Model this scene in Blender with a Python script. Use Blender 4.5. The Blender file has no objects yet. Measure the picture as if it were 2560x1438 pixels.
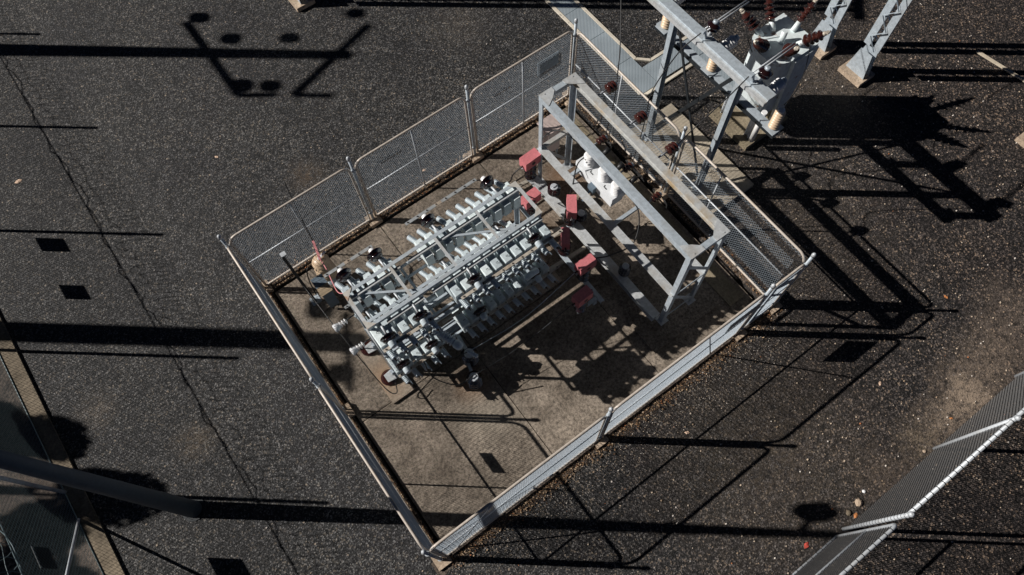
import bpy, bmesh, math, random
from mathutils import Vector, Matrix
random.seed(7)
SC = bpy.context.scene
COL = SC.collection
R = math.radians

# ------------------------------------------------------------------ camera
cam = bpy.data.cameras.new("camera"); co = bpy.data.objects.new("camera", cam); COL.objects.link(co)
RT = Vector((0.80437339, -0.59358127, -0.02539143)); DN = Vector((-0.55439196, -0.7345286, -0.39130204)); FW = Vector((0.21361883, 0.32882975, -0.91991195))
m = Matrix((RT, -DN, -FW)).transposed().to_4x4(); m.translation = Vector((0.92446036, -1.44471078, 13.81232667))
co.matrix_world = m
cam.sensor_width = 36; cam.lens = 1819.007 / 2560 * 36; cam.clip_end = 500; cam.clip_start = .1
SC.camera = co
# ------------------------------------------------------------------ light
SUNV = Vector((1.19, -.955, -1.0)).normalized()
sun = bpy.data.lights.new("sun", 'SUN'); so = bpy.data.objects.new("sun", sun); COL.objects.link(so)
sun.energy = 5.0; sun.angle = R(.4); sun.color = (1, .955, .90)
so.rotation_euler = SUNV.to_track_quat('-Z', 'Y').to_euler()
w = bpy.data.worlds.new("World"); SC.world = w; w.use_nodes = True
nt = w.node_tree; bg = nt.nodes['Background']; sky = nt.nodes.new('ShaderNodeTexSky')
sky.sky_type = 'NISHITA'; sky.sun_disc = False; sky.sun_elevation = R(33.2); sky.sun_rotation = math.atan2(-1.19, .955)
nt.links.new(sky.outputs[0], bg.inputs[0]); bg.inputs[1].default_value = .05
sky.air_density = .1; sky.dust_density = 0; sky.ozone_density = 1.5; sky.altitude = 400
SC.view_settings.view_transform = 'Standard'; SC.view_settings.look = 'None'; SC.view_settings.gamma = 1
SC.view_settings.exposure = .12

# ------------------------------------------------------------------ materials
def N(nt, t, **k):
    n = nt.nodes.new(t)
    for a, b in k.items(): setattr(n, a, b)
    return n
def base_mat(name, rough=.6, metal=0, spec=.5):
    m = bpy.data.materials.new(name); m.use_nodes = True
    b = m.node_tree.nodes['Principled BSDF']
    b.inputs['Roughness'].default_value = rough; b.inputs['Metallic'].default_value = metal
    b.inputs['Specular IOR Level'].default_value = spec
    return m, m.node_tree, b
def ramp(nt, fac, stops, interp='LINEAR'):
    r = N(nt, 'ShaderNodeValToRGB'); r.color_ramp.interpolation = interp
    e = r.color_ramp.elements
    while len(e) < len(stops): e.new(.5)
    for q, (p, c) in zip(e, stops):
        q.position = p; q.color = (*c, 1) if len(c) == 3 else c
    nt.links.new(fac, r.inputs[0]); return r.outputs[0]
def coord(nt): return N(nt, 'ShaderNodeTexCoord').outputs['Object']
def noise(nt, vec, scale, detail=3, rough=.5):
    n = N(nt, 'ShaderNodeTexNoise'); n.inputs['Scale'].default_value = scale; n.inputs['Detail'].default_value = detail
    n.inputs['Roughness'].default_value = rough; nt.links.new(vec, n.inputs['Vector']); return n.outputs[0]
def mix(nt, f, a, b, mode='MIX'):
    n = N(nt, 'ShaderNodeMix'); n.data_type = 'RGBA'; n.blend_type = mode
    for s, v in ((n.inputs[0], f), (n.inputs[6], a), (n.inputs[7], b)):
        if isinstance(v, (int, float)): s.default_value = v
        elif isinstance(v, tuple): s.default_value = (*v, 1)
        else: nt.links.new(v, s)
    return n.outputs[2]
def bump(nt, b, h, s=.3, d=.01):
    n = N(nt, 'ShaderNodeBump'); n.inputs['Strength'].default_value = s; n.inputs['Distance'].default_value = d
    nt.links.new(h, n.inputs['Height']); nt.links.new(n.outputs[0], b.inputs['Normal'])
def plain(name, c, rough=.6, metal=0, var=.12, scale=9, spec=.5):
    m, nt, b = base_mat(name, rough, metal, spec)
    v = noise(nt, coord(nt), scale, 4)
    lo = tuple(x * (1 - var) for x in c); hi = tuple(min(1, x * (1 + var)) for x in c)
    nt.links.new(ramp(nt, v, [(.3, lo), (.7, hi)]), b.inputs['Base Color']); return m
def steel(name, c, dirt=(.25, .2, .15), amt=.5, rough=.5, metal=.25):
    m, nt, b = base_mat(name, rough, metal)
    v = coord(nt); a = noise(nt, v, 14, 5, .65); z = noise(nt, v, 2.3, 4, .6)
    c1 = ramp(nt, a, [(.3, tuple(x * .78 for x in c)), (.7, tuple(x * 1.15 for x in c))])
    f = ramp(nt, z, [(.5, (0, 0, 0)), (.72, (amt, amt, amt))])
    c1 = mix(nt, f, c1, dirt)
    if name == 'capacitor_paint':
        oi = N(nt, 'ShaderNodeObjectInfo')
        c1 = mix(nt, 1.0, c1, ramp(nt, oi.outputs['Random'], [(0, (.72, .74, .76)), (.5, (1, 1, 1)), (1, (1.22, 1.2, 1.16))]), 'MULTIPLY')
    nt.links.new(c1, b.inputs['Base Color']); return m

def voro(nt, vec, scale, feature='F1'):
    n = N(nt, 'ShaderNodeTexVoronoi'); n.inputs['Scale'].default_value = scale; n.feature = feature
    nt.links.new(vec, n.inputs['Vector']); return n
def math_(nt, op, a, b=None):
    n = N(nt, 'ShaderNodeMath'); n.operation = op
    for s, v in ((n.inputs[0], a), (n.inputs[1], b)):
        if v is None: continue
        if isinstance(v, (int, float)): s.default_value = v
        else: nt.links.new(v, s)
    return n.outputs[0]
def patch(nt, vec, c, rad, wob=.5):
    """soft stain of irregular outline centred at world point c"""
    s = N(nt, 'ShaderNodeVectorMath'); s.operation = 'SUBTRACT'; nt.links.new(vec, s.inputs[0]); s.inputs[1].default_value = (c[0], c[1], 0)
    d = N(nt, 'ShaderNodeVectorMath'); d.operation = 'LENGTH'; nt.links.new(s.outputs[0], d.inputs[0])
    q = math_(nt, 'DIVIDE', d.outputs['Value'], rad)
    q = math_(nt, 'ADD', q, math_(nt, 'MULTIPLY', math_(nt, 'SUBTRACT', noise(nt, vec, 1.7, 6, .7), .5), wob * 2))
    return math_(nt, 'MINIMUM', math_(nt, 'MAXIMUM', math_(nt, 'SUBTRACT', 1.0, q), 0.0), 1.0)

def asphalt_mat():
    m, nt, b = base_mat('asphalt', .75, 0, .35)
    v = coord(nt)
    st = voro(nt, v, 50)
    sep = N(nt, 'ShaderNodeSeparateColor'); nt.links.new(st.outputs['Color'], sep.inputs[0])
    c1 = ramp(nt, sep.outputs[0], [(0, (.002, .002, .002)), (.36, (.006, .006, .0065)), (.62, (.017, .0175, .019)), (.84, (.062, .063, .066)), (1, (.24, .235, .23))])
    st2 = voro(nt, v, 36); sep2 = N(nt, 'ShaderNodeSeparateColor'); nt.links.new(st2.outputs['Color'], sep2.inputs[0])
    c2 = ramp(nt, sep2.outputs[1], [(0, (.002, .002, .002)), (.4, (.006, .006, .006)), (.7, (.022, .0205, .0205)), (.9, (.085, .079, .075)), (1, (.30, .25, .19))])
    big = noise(nt, v, .35, 5, .6)
    sepv = N(nt, 'ShaderNodeSeparateXYZ'); nt.links.new(v, sepv.inputs[0])
    # coarser, stonier and browner towards the near right of the yard
    gx = math_(nt, 'MULTIPLY', math_(nt, 'ADD', math_(nt, 'SUBTRACT', sepv.outputs[0], sepv.outputs[1]), -1.0), .07)
    g = math_(nt, 'ADD', gx, math_(nt, 'MULTIPLY', math_(nt, 'SUBTRACT', big, .5), 1.2))
    g = math_(nt, 'MINIMUM', math_(nt, 'MAXIMUM', g, 0.0), 1.0)
    c = mix(nt, math_(nt, 'ADD', .35, math_(nt, 'MULTIPLY', g, .35)), c1, c2)
    c = mix(nt, math_(nt, 'MULTIPLY', g, .75), c, mix(nt, 1.0, c, (1.22, 1.0, .90), 'MULTIPLY'))
    tone = ramp(nt, noise(nt, v, .55, 6, .65), [(.3, (.7, .7, .74)), (.7, (1.35, 1.33, 1.28))])
    c = mix(nt, 1.0, c, tone, 'MULTIPLY')
    c = mix(nt, 1.0, c, ramp(nt, noise(nt, v, 5, 5, .7), [(.34, (.62, .62, .62)), (.62, (1.25, 1.25, 1.25))]), 'MULTIPLY')
    # rare pale pebbles
    pb = voro(nt, v, 5.5); sp = N(nt, 'ShaderNodeSeparateColor'); nt.links.new(pb.outputs['Color'], sp.inputs[0])
    pm = math_(nt, 'MULTIPLY', math_(nt, 'LESS_THAN', pb.outputs['Distance'], .1), math_(nt, 'GREATER_THAN', sp.outputs[0], .62))
    c = mix(nt, math_(nt, 'MULTIPLY', pm, .6), c, (.42, .34, .26))
    ragged = ramp(nt, noise(nt, v, 7, 7, .8), [(.4, (.15,) * 3), (.56, (1.25,) * 3)])
    # wheel-worn darker seam and sandy stains
    for ctr, rad, col, k in (((9.75, -3.55), .5, (.50, .39, .29), .9), ((9.9, -3.6), 1.0, (.26, .20, .15), .8), ((9.1, -3.6), .7, (.26, .2, .15), .7), ((8.4, -3.6), .6, (.22, .17, .12), .6), ((10.9, -3.3), .9, (.22, .17, .13), .7), ((7.4, -3.7), .7, (.16, .12, .09), .5), ((11.8, -2.9), .9, (.18, .14, .11), .6),
                             ((2.1, 8.4), .6, (.10, .07, .045), .6), ((9.6, 1.0), 2.6, (.12, .095, .07), .4), ((6.0, -2.0), 2.8, (.11, .085, .06), .45),
                             ((13.2, 3.2), 2.0, (.14, .11, .08), .45), ((7.2, 9.9), 1.1, (.12, .1, .08), .3), ((-3.9, 6.3), .5, (.2, .16, .12), .4), ((-2.6, 4.6), .5, (.2, .15, .1), .4)):
        f = math_(nt, 'MULTIPLY', patch(nt, v, ctr, rad), k)
        f = math_(nt, 'MULTIPLY', f, math_(nt, 'ADD', .25, sep.outputs[1]))
        f = math_(nt, 'MULTIPLY', f, ragged)
        c = mix(nt, f, c, col)
    nt.links.new(c, b.inputs['Base Color'])
    h = math_(nt, 'ADD', math_(nt, 'MULTIPLY', st.outputs['Distance'], 1.0), math_(nt, 'MULTIPLY', st2.outputs['Distance'], .8))
    bump(nt, b, h, .6, .008)
    return m
def concrete_mat(name, lo, hi, joints=False, speck=.5, stains=()):
    m, nt, b = base_mat(name, .85, 0, .3)
    v = coord(nt)
    c = ramp(nt, noise(nt, v, 1.3, 8, .75), [(.36, lo), (.64, hi)])
    c = mix(nt, 1.0, c, ramp(nt, noise(nt, v, .5, 3, .6), [(.35, (.72,) * 3), (.65, (1.15,) * 3)]), 'MULTIPLY')
    fine = ramp(nt, noise(nt, v, 20, 5, .85), [(.38, (1 - speck,) * 3), (.62, (1 + speck * .7,) * 3)])
    c = mix(nt, 1.0, c, fine, 'MULTIPLY')
    pit = voro(nt, v, 16); sp = N(nt, 'ShaderNodeSeparateColor'); nt.links.new(pit.outputs['Color'], sp.inputs[0])
    pm = math_(nt, 'MULTIPLY', math_(nt, 'LESS_THAN', pit.outputs['Distance'], .3), math_(nt, 'GREATER_THAN', sp.outputs[0], .7))
    pm = math_(nt, 'MULTIPLY', pm, ramp(nt, noise(nt, v, .8, 3), [(.5, (0, 0, 0)), (.6, (1, 1, 1))]))
    c = mix(nt, math_(nt, 'MULTIPLY', pm, .6), c, (.045, .038, .03))
    for ctr, rad, col, k in stains: c = mix(nt, math_(nt, 'MULTIPLY', patch(nt, v, ctr, rad, .35), k), c, col)
    nt.links.new(c, b.inputs['Base Color'])
    bump(nt, b, noise(nt, v, 40, 4, .8), .35, .006)
    return m
def rusty(name, c, k=.55, rust=(.26, .11, .045)):
    m, nt, b = base_mat(name, .55, .1)
    v = coord(nt); a = noise(nt, v, 4, 6, .7)
    f = ramp(nt, a, [(k, (0, 0, 0)), (k + .08, (.9, .9, .9))])
    base = ramp(nt, noise(nt, v, 12, 4), [(.3, tuple(x * .88 for x in c)), (.7, tuple(x * 1.06 for x in c))])
    nt.links.new(mix(nt, f, base, rust), b.inputs['Base Color']); return m

M = {}
M['asphalt'] = asphalt_mat()
M['slab'] = concrete_mat('slab_concrete', (.15, .122, .095), (.33, .275, .22), speck=.62, stains=(((5.2, 4.3), .9, (.16, .085, .04), .55), ((6.6, 4.9), .7, (.3, .15, .07), .5), ((2.3, 2.3), .5, (.35, .17, .07), .35), ((2.2, 1.6), .8, (.42, .37, .3), .4)))
M['plinth'] = concrete_mat('plinth_concrete', (.33, .27, .21), (.46, .38, .3), speck=.3, stains=(((1.0, 3.4), .5, (.4, .22, .1), .5),))
M['pad'] = concrete_mat('pad_concrete', (.50, .43, .33), (.60, .52, .41), speck=.15)
M['oldpad'] = concrete_mat('old_pad_concrete', (.2, .165, .11), (.36, .3, .21), speck=.3)
M['kerb'] = concrete_mat('kerb_concrete', (.10, .08, .055), (.26, .21, .15), speck=.35)
M['cream'] = concrete_mat('trench_edge_concrete', (.58, .52, .42), (.7, .64, .54), speck=.12)
M['soil'] = concrete_mat('soil', (.035, .025, .018), (.12, .085, .055), speck=.9)
M['footing'] = concrete_mat('footing_concrete', (.38, .29, .21), (.55, .43, .32), speck=.3)
M['dirt'] = concrete_mat('bare_dirt', (.035, .028, .024), (.15, .118, .095), speck=.9)
M['galv'] = steel('galvanised_steel', (.46, .52, .57), dirt=(.36, .35, .32), amt=.45)
M['galv2'] = steel('weathered_galvanised_steel', (.55, .57, .58), dirt=(.36, .30, .22), amt=.6)
M['beamtan'] = steel('stained_galvanised_steel', (.55, .56, .55), dirt=(.46, .33, .17), amt=1.0)
M['railwarm'] = steel('fence_rail_steel', (.52, .46, .40), dirt=(.48, .38, .28), amt=.6, metal=.1)
M['rail'] = steel('fence_frame_steel', (.5, .53, .56), dirt=(.4, .36, .3), amt=.3, metal=.2)
M['wire'] = plain('fence_wire', (.34, .39, .44), .5, .3, .1)
M['can'] = steel('capacitor_paint', (.60, .68, .71), dirt=(.50, .55, .56), amt=.6, rough=.45, metal=0)
M['porc'] = plain('grey_porcelain', (.55, .62, .66), .25, 0, .06)
M['porcw'] = plain('white_porcelain', (.80, .80, .80), .25, 0, .04)
M['brown'] = plain('brown_porcelain', (.04, .011, .008), .07, 0, .2, 9, .9)
M['dbrown'] = plain('dark_brown_porcelain', (.014, .005, .005), .1, 0, .2, 9, .9)
M['tan'] = plain('tan_porcelain', (.62, .46, .31), .4, 0, .08)
M['bus'] = steel('busbar_metal', (.50, .45, .38), dirt=(.3, .24, .18), amt=.5, metal=.2)
M['busgrey'] = steel('grey_busbar_metal', (.34, .36, .37), dirt=(.3, .24, .18), amt=.3, metal=.2)
M['red'] = plain('red_cover', (.55, .17, .185), .6, 0, .12, 22)
M['pink'] = plain('faded_pink_sleeve', (.62, .24, .25), .6, 0, .08)
M['white'] = plain('white_paint', (.70, .72, .74), .4, 0, .05)
M['black'] = plain('black_rubber', (.012, .012, .013), .5, 0, .2)
M['pole'] = steel('dark_pole_steel', (.055, .08, .10), dirt=(.05, .06, .07), amt=.4, rough=.6, metal=.1)
M['tank'] = rusty('tank_paint', (.70, .77, .78), .58)
M['rusted'] = rusty('rust_stained_steel', (.50, .48, .44), .52, (.38, .20, .10))
M['pinkbox'] = rusty('faded_box_paint', (.62, .50, .46), .62, (.35, .16, .08))
M['tanlid'] = plain('tan_lid', (.34, .26, .17), .6, 0, .12)
M['bluelid'] = plain('blue_grey_box', (.11, .15, .19), .5, 0, .15)
M['sign'] = plain('sign_plate', (.33, .39, .43), .4, .3, .08)
M['dark'] = plain('dark_metal', (.022, .026, .03), .5, .3, .2)
M['bolt'] = plain('bolt_metal', (.06, .05, .045), .5, .5, .2)
M['tealwire'] = plain('weathered_wire', (.10, .14, .15), .5, .2, .1)
def litter_mat(name, stops):
    m, nt, b = base_mat(name, .8, 0, .3)
    at = N(nt, 'ShaderNodeAttribute'); at.attribute_name = 'tint'
    nt.links.new(ramp(nt, at.outputs['Fac'], stops, 'CONSTANT'), b.inputs['Base Color']); return m
M['litter'] = litter_mat('leaf_litter', [(0, (.10, .06, .035)), (.3, (.22, .13, .07)), (.55, (.05, .035, .025)), (.7, (.42, .30, .19)), (.93, (.34, .14, .06)), (.96, (.6, .45, .32))])
M['pebble'] = litter_mat('pebbles', [(0, (.5, .4, .3)), (.35, (.62, .56, .5)), (.6, (.3, .22, .15)), (.8, (.5, .42, .34)), (.98, (.4, .16, .07))])
def plate_mat():
    m, nt, b = base_mat('chequer_plate', .45, .35)
    v = coord(nt)
    wv = N(nt, 'ShaderNodeTexWave'); wv.inputs['Scale'].default_value = 9; wv.inputs['Distortion'].default_value = .6
    mp = N(nt, 'ShaderNodeMapping'); mp.inputs['Rotation'].default_value = (0, 0, .7); nt.links.new(v, mp.inputs[0]); nt.links.new(mp.outputs[0], wv.inputs[0])
    c = ramp(nt, wv.outputs[1], [(.35, (.28, .34, .38)), (.65, (.47, .53, .57))])
    c = mix(nt, 1.0, c, ramp(nt, noise(nt, v, 1.4, 5), [(.3, (.85, .85, .85)), (.7, (1.15, 1.15, 1.15))]), 'MULTIPLY')
    nt.links.new(c, b.inputs['Base Color']); bump(nt, b, wv.outputs[1], .4, .004); return m
M['plate'] = plate_mat()
def leaf_mat():
    m, nt, b = base_mat('tree_leaves', .6)
    nt.links.new(ramp(nt, noise(nt, coord(nt), 3, 2), [(.35, (.03, .06, .02)), (.65, (.09, .13, .04))]), b.inputs['Base Color']); return m
M['leaves'] = leaf_mat(); M['bark'] = plain('bark', (.12, .09, .07), .9)

# ------------------------------------------------------------------ mesh helper
class MB:
    def __init__(s): s.v = []; s.f = []; s.sm = []
    def add(s, vs, fs, smooth=False):
        o = len(s.v); s.v += [Vector(p) for p in vs]; s.f += [tuple(i + o for i in q) for q in fs]; s.sm += [smooth] * len(fs); return s
    def box(s, a, b, rz=0, c=None):
        x0, y0, z0 = a; x1, y1, z1 = b
        vs = [Vector((x, y, z)) for z in (z0, z1) for x, y in ((x0, y0), (x1, y0), (x1, y1), (x0, y1))]
        if rz:
            c = Vector(c or ((x0 + x1) / 2, (y0 + y1) / 2, 0)); c.z = 0; mt = Matrix.Rotation(rz, 3, 'Z'); vs = [mt @ (p - c) + c for p in vs]
        return s.add(vs, [(0, 3, 2, 1), (4, 5, 6, 7), (0, 1, 5, 4), (1, 2, 6, 5), (2, 3, 7, 6), (3, 0, 4, 7)])
    def frame(s, p0, p1, up=(0, 0, 1)):
        d = (Vector(p1) - Vector(p0)).normalized(); up = Vector(up)
        if abs(d.dot(up)) > .98: up = Vector((1, 0, 0))
        x = d.cross(up).normalized(); y = x.cross(d).normalized(); return d, x, y
    def prof(s, p0, p1, pts, up=(0, 0, 1), smooth=False, cap=True):
        """extrude a closed 2-D outline from p0 to p1"""
        p0, p1 = Vector(p0), Vector(p1); d, x, y = s.frame(p0, p1, up); n = len(pts)
        vs = [p + x * a + y * b for p in (p0, p1) for a, b in pts]
        fs = [(i, (i + 1) % n, n + (i + 1) % n, n + i) for i in range(n)]
        s.add(vs, fs, smooth)
        if cap: s.f += [tuple(len(s.v) - 2 * n + i for i in range(n))[::-1], tuple(len(s.v) - n + i for i in range(n))]; s.sm += [False, False]
        return s
    def bar(s, p0, p1, w, h, up=(0, 0, 1)): return s.prof(p0, p1, [(-w / 2, -h / 2), (w / 2, -h / 2), (w / 2, h / 2), (-w / 2, h / 2)], up)
    def angle(s, p0, p1, w, t=.008, up=(0, 0, 1), sx=1, sy=1):
        return s.prof(p0, p1, [(0, 0), (sx * w, 0), (sx * w, sy * t), (sx * t, sy * t), (sx * t, sy * w), (0, sy * w)], up)
    def channel(s, p0, p1, w, h, t=.01, up=(0, 0, 1), sy=1):
        a = w / 2
        return s.prof(p0, p1, [(-a, 0), (a, 0), (a, -sy * h), (a - t, -sy * h), (a - t, -sy * t), (-a + t, -sy * t), (-a + t, -sy * h), (-a, -sy * h)], up)
    def tube(s, pts, r, n=8, smooth=True, cap=True):
        pts = [Vector(p) for p in pts]; rs = r if isinstance(r, (list, tuple)) else [r] * len(pts)
        rings = []; px = None
        for i, p in enumerate(pts):
            d = (pts[min(i + 1, len(pts) - 1)] - pts[max(i - 1, 0)]).normalized()
            if px is None:
                u = Vector((0, 0, 1)) if abs(d.z) < .9 else Vector((1, 0, 0)); px = d.cross(u).normalized()
            px = (px - d * px.dot(d)).normalized(); py = d.cross(px)
            rings.append([p + (px * math.cos(2 * math.pi * k / n) + py * math.sin(2 * math.pi * k / n)) * rs[i] for k in range(n)])
        vs = [q for rr in rings for q in rr]
        fs = [(i * n + k, i * n + (k + 1) % n, (i + 1) * n + (k + 1) % n, (i + 1) * n + k) for i in range(len(pts) - 1) for k in range(n)]
        s.add(vs, fs, smooth)
        if cap:
            o = len(s.v) - len(vs); s.f += [tuple(o + k for k in range(n))[::-1], tuple(o + (len(pts) - 1) * n + k for k in range(n))]; s.sm += [False, False]
        return s
    def lathe(s, base, axis, prof, n=14):
        base = Vector(base); d = Vector(axis).normalized()
        return s.tube([base + d * h for h, r in prof], [r for h, r in prof], n)
    def lathe2(s, base, axis, prof, n=14):
        """profile may double back along the axis"""
        base = Vector(base); d = Vector(axis).normalized(); u = Vector((0, 0, 1)) if abs(d.z) < .9 else Vector((1, 0, 0)); px = d.cross(u).normalized(); py = d.cross(px)
        vs = [base + d * h + (px * math.cos(2 * math.pi * k / n) + py * math.sin(2 * math.pi * k / n)) * r for h, r in prof for k in range(n)]
        fs = [(i * n + k, i * n + (k + 1) % n, (i + 1) * n + (k + 1) % n, (i + 1) * n + k) for i in range(len(prof) - 1) for k in range(n)]
        s.add(vs, fs, True); o = len(s.v) - len(vs)
        s.f += [tuple(o + k for k in range(n))[::-1], tuple(o + (len(prof) - 1) * n + k for k in range(n))]; s.sm += [False, False]; return s
    def build(s, name, mat, parent=None, loc=None):
        off = Vector(loc) if loc is not None else (parent.location if parent is not None and parent.parent is None else (Vector(parent['org']) if parent is not None else Vector()))
        me = bpy.data.meshes.new(name); me.from_pydata([tuple(p - off) for p in s.v], [], s.f)
        me.polygons.foreach_set('use_smooth', s.sm); me.materials.append(M[mat] if isinstance(mat, str) else mat); me.update()
        o = bpy.data.objects.new(name, me); COL.objects.link(o)
        if parent is not None: o.parent = parent; o['org'] = tuple(off)
        else: o.location = off; o['org'] = tuple(off)
        return o
def tag(o, label=None, cat=None, group=None, kind=None):
    if label: o['label'] = label
    if cat: o['category'] = cat
    if group: o['group'] = group
    if kind: o['kind'] = kind
    return o
def thing(name, loc, label, cat, group=None):
    o = bpy.data.objects.new(name, None); o.location = loc; o.empty_display_size = .2; COL.objects.link(o); return tag(o, label, cat, group)
def struct(name, mb, mat): o = mb.build(name, mat); o['kind'] = 'structure'; return o
def dup(root, loc, label=None, group=None, rz=None):
    r = root.copy(); COL.objects.link(r); r.location = loc
    if rz is not None: r.rotation_euler = (0, 0, rz)
    if label: r['label'] = label
    if group: r['group'] = group
    for ch in root.children:
        c = ch.copy(); COL.objects.link(c); c.parent = r
        for g in ch.children:
            d = g.copy(); COL.objects.link(d); d.parent = c
    return r
def sheds(L, r0, r1, n, r_end=None):
    """ribbed insulator profile: n sheds over length L, core r0, shed r1"""
    p = [(0, r0)]
    for i in range(n):
        a = L * (i + .1) / n; st = L / n; p += [(a, r0), (a + st * .35, r1), (a + st * .5, r1 * .98), (a + st * .62, r0 * 1.05)]
    return p + [(L, r0)]
ORD = ['first', 'second', 'third', 'fourth', 'fifth', 'sixth', 'seventh', 'eighth', 'ninth', 'tenth']

# ------------------------------------------------------------------ ground
g = MB()
X0, X1, Y0, Y1 = .09, 7.98, .07, 6.44      # sunken bay that holds the slab
xs = [-60, X0, X1, 70]; ys = [-60, Y0, Y1, 70]
for i in range(3):
    for j in range(3):
        if i == 1 and j == 1: continue
        g.add([(xs[i], ys[j], 0), (xs[i + 1], ys[j], 0), (xs[i + 1], ys[j + 1], 0), (xs[i], ys[j + 1], 0)], [(0, 1, 2, 3)])
g.add([(X0, Y0, 0), (X1, Y0, 0), (X1, Y1, 0), (X0, Y1, 0), (X0, Y0, -.2), (X1, Y0, -.2), (X1, Y1, -.2), (X0, Y1, -.2)], [(0, 4, 5, 1), (1, 5, 6, 2), (2, 6, 7, 3), (3, 7, 4, 0)])
struct('ground', g, 'asphalt')
struct('bay_floor', MB().box((X0 - .2, Y0 - .2, -.3), (X1 + .2, Y1 + .2, -.19)), 'soil')
sl = MB()
ux = [.13, 2.72, 5.35, 7.9]; vy = [.12, 3.0, 6.385]
vyc = [.12, 2.97, 6.385]
for i in range(3):
    for j in range(2):
        a, b, c, d = ux[i] + (.008 if i else 0), ux[i + 1] - (.008 if i < 2 else 0), vyc[j] + (.008 if j else 0), vyc[j + 1] - (.008 if j < 1 else 0)
        sl.box((a, c, -.185), (b, d, -.03))
struct('slab', sl, 'slab')
# litter strip just inside and outside the fence: thin uneven sheet of dirt
def strip(x0, y0, x1, y1, z=.004):
    b = MB(); nx = max(2, int((x1 - x0) / .12)); ny = max(2, int((y1 - y0) / .12)); vs = []; fs = []
    for j in range(ny + 1):
        for i in range(nx + 1):
            x = x0 + (x1 - x0) * i / nx; y = y0 + (y1 - y0) * j / ny
            if (x1 - x0) > (y1 - y0): y += (random.random() - .5) * .06 * (1 if j in (0,) else 0)
            e = i in (0, nx) or j in (0, ny)
            vs.append((x, y, z if e else z + random.random() * .012))
    for j in range(ny):
        for i in range(nx): a = j * (nx + 1) + i; fs.append((a, a + 1, a + nx + 2, a + nx + 1))
    return b.add(vs, fs)
b = strip(-.12, 6.45, 8.2, 6.68); b2 = strip(-.10, -.1, .085, 6.44); b3 = strip(-.2, -.22, 8.3, .06); b4 = strip(7.985, .07, 8.3, 6.44)
for q in (b2, b3, b4): b.add(q.v, q.f)
tag(b.build('bare_soil', 'dirt'), 'strip of bare brown soil under the compound fence', None, None, 'structure')
# trench covers
tr = MB()
for v in [5.58 + i * .98 for i in range(9)]: tr.box((9.43, v, .004), (9.9, v + .968, .03))
tr.box((9.913, 5.62, .004), (10.4, 6.16, .03)); tr.box((10.412, 5.62, .004), (10.9, 6.16, .03)); tr.box((10.912, 5.62, .004), (11.35, 6.16, .03))
tr.box((10.99, 4.6, .004), (11.35, 5.6, .03)); tr.box((10.99, 4.25, .004), (11.35, 4.59, .03))
tag(tr.build('trench_cover', 'plate'), 'blue-grey chequer plate covers over the cable trench beside the compound', 'trench cover')
ke = MB()
def kline(pts, w=.07):
    for p, q in zip(pts, pts[1:]): ke.bar((*p, .02), (*q, .02), w, .05)
kline([(9.385, 14), (9.385, 5.52), (10.95, 5.52), (10.95, 4.22)]); kline([(9.945, 14), (9.945, 6.45), (10.2, 6.205), (11.4, 6.205), (11.4, 4.22)])
struct('trench_kerb', ke, 'cream')
# perimeter kerb, dirt beyond it
struct('kerb', MB().box((-5.02, -40, -.05), (-4.70, 60, .05)), 'kerb')
struct('verge', MB().add([(-60, -60, .006), (-5.02, -60, .006), (-5.02, 70, .006), (-60, 70, .006)], [(0, 1, 2, 3)]), 'dirt')
# pads
tag(MB().box((8.48, 2.26, -.05), (9.72, 4.95, .1)).build('concrete_pad', 'pad'), 'clean tan concrete pad under the switch structure', 'concrete pad')
tag(MB().box((10.22, 3.03, -.05), (11.5, 4.22, .14)).build('concrete_pad', 'oldpad'), 'mossy brown concrete pad under the rusty tank', 'concrete pad')
tag(MB().box((.84, 2.9, -.04), (1.34, 4.6, .03)).build('concrete_plinth', 'plinth'), 'pale concrete plinth under the left end of the capacitor rack', 'plinth', 'concrete plinths')
tag(MB().box((4.5, 3.0, -.04), (5.05, 4.6, .03)).build('concrete_plinth', 'plinth'), 'concrete plinth under the right end of the capacitor rack', 'plinth', 'concrete plinths')
tag(MB().box((.57, 5.4, -.04), (1.35, 5.92, .02)).build('concrete_plinth', 'slab'), 'low plinth under the small blue kiosk', 'plinth', 'concrete plinths')
tag(MB().box((5.55, .66, -.04), (7.24, 1.5, .01)).build('concrete_plinth', 'slab'), 'shaded low plinth under the near legs of the tall frame', 'plinth', 'concrete plinths')
tag(MB().box((5.6, 4.75, -.04), (7.2, 5.5, .01)).build('concrete_plinth', 'slab'), 'low plinth under the far legs of the tall frame', 'plinth', 'concrete plinths')
# duct strip (dark) along the inside of the right fence
tag(MB().box((7.42, .5, -.029), (7.8, 6.2, -.012)).build('cable_duct', 'oldpad'), 'long concrete duct lid along the right side of the slab', 'duct lid')

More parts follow.
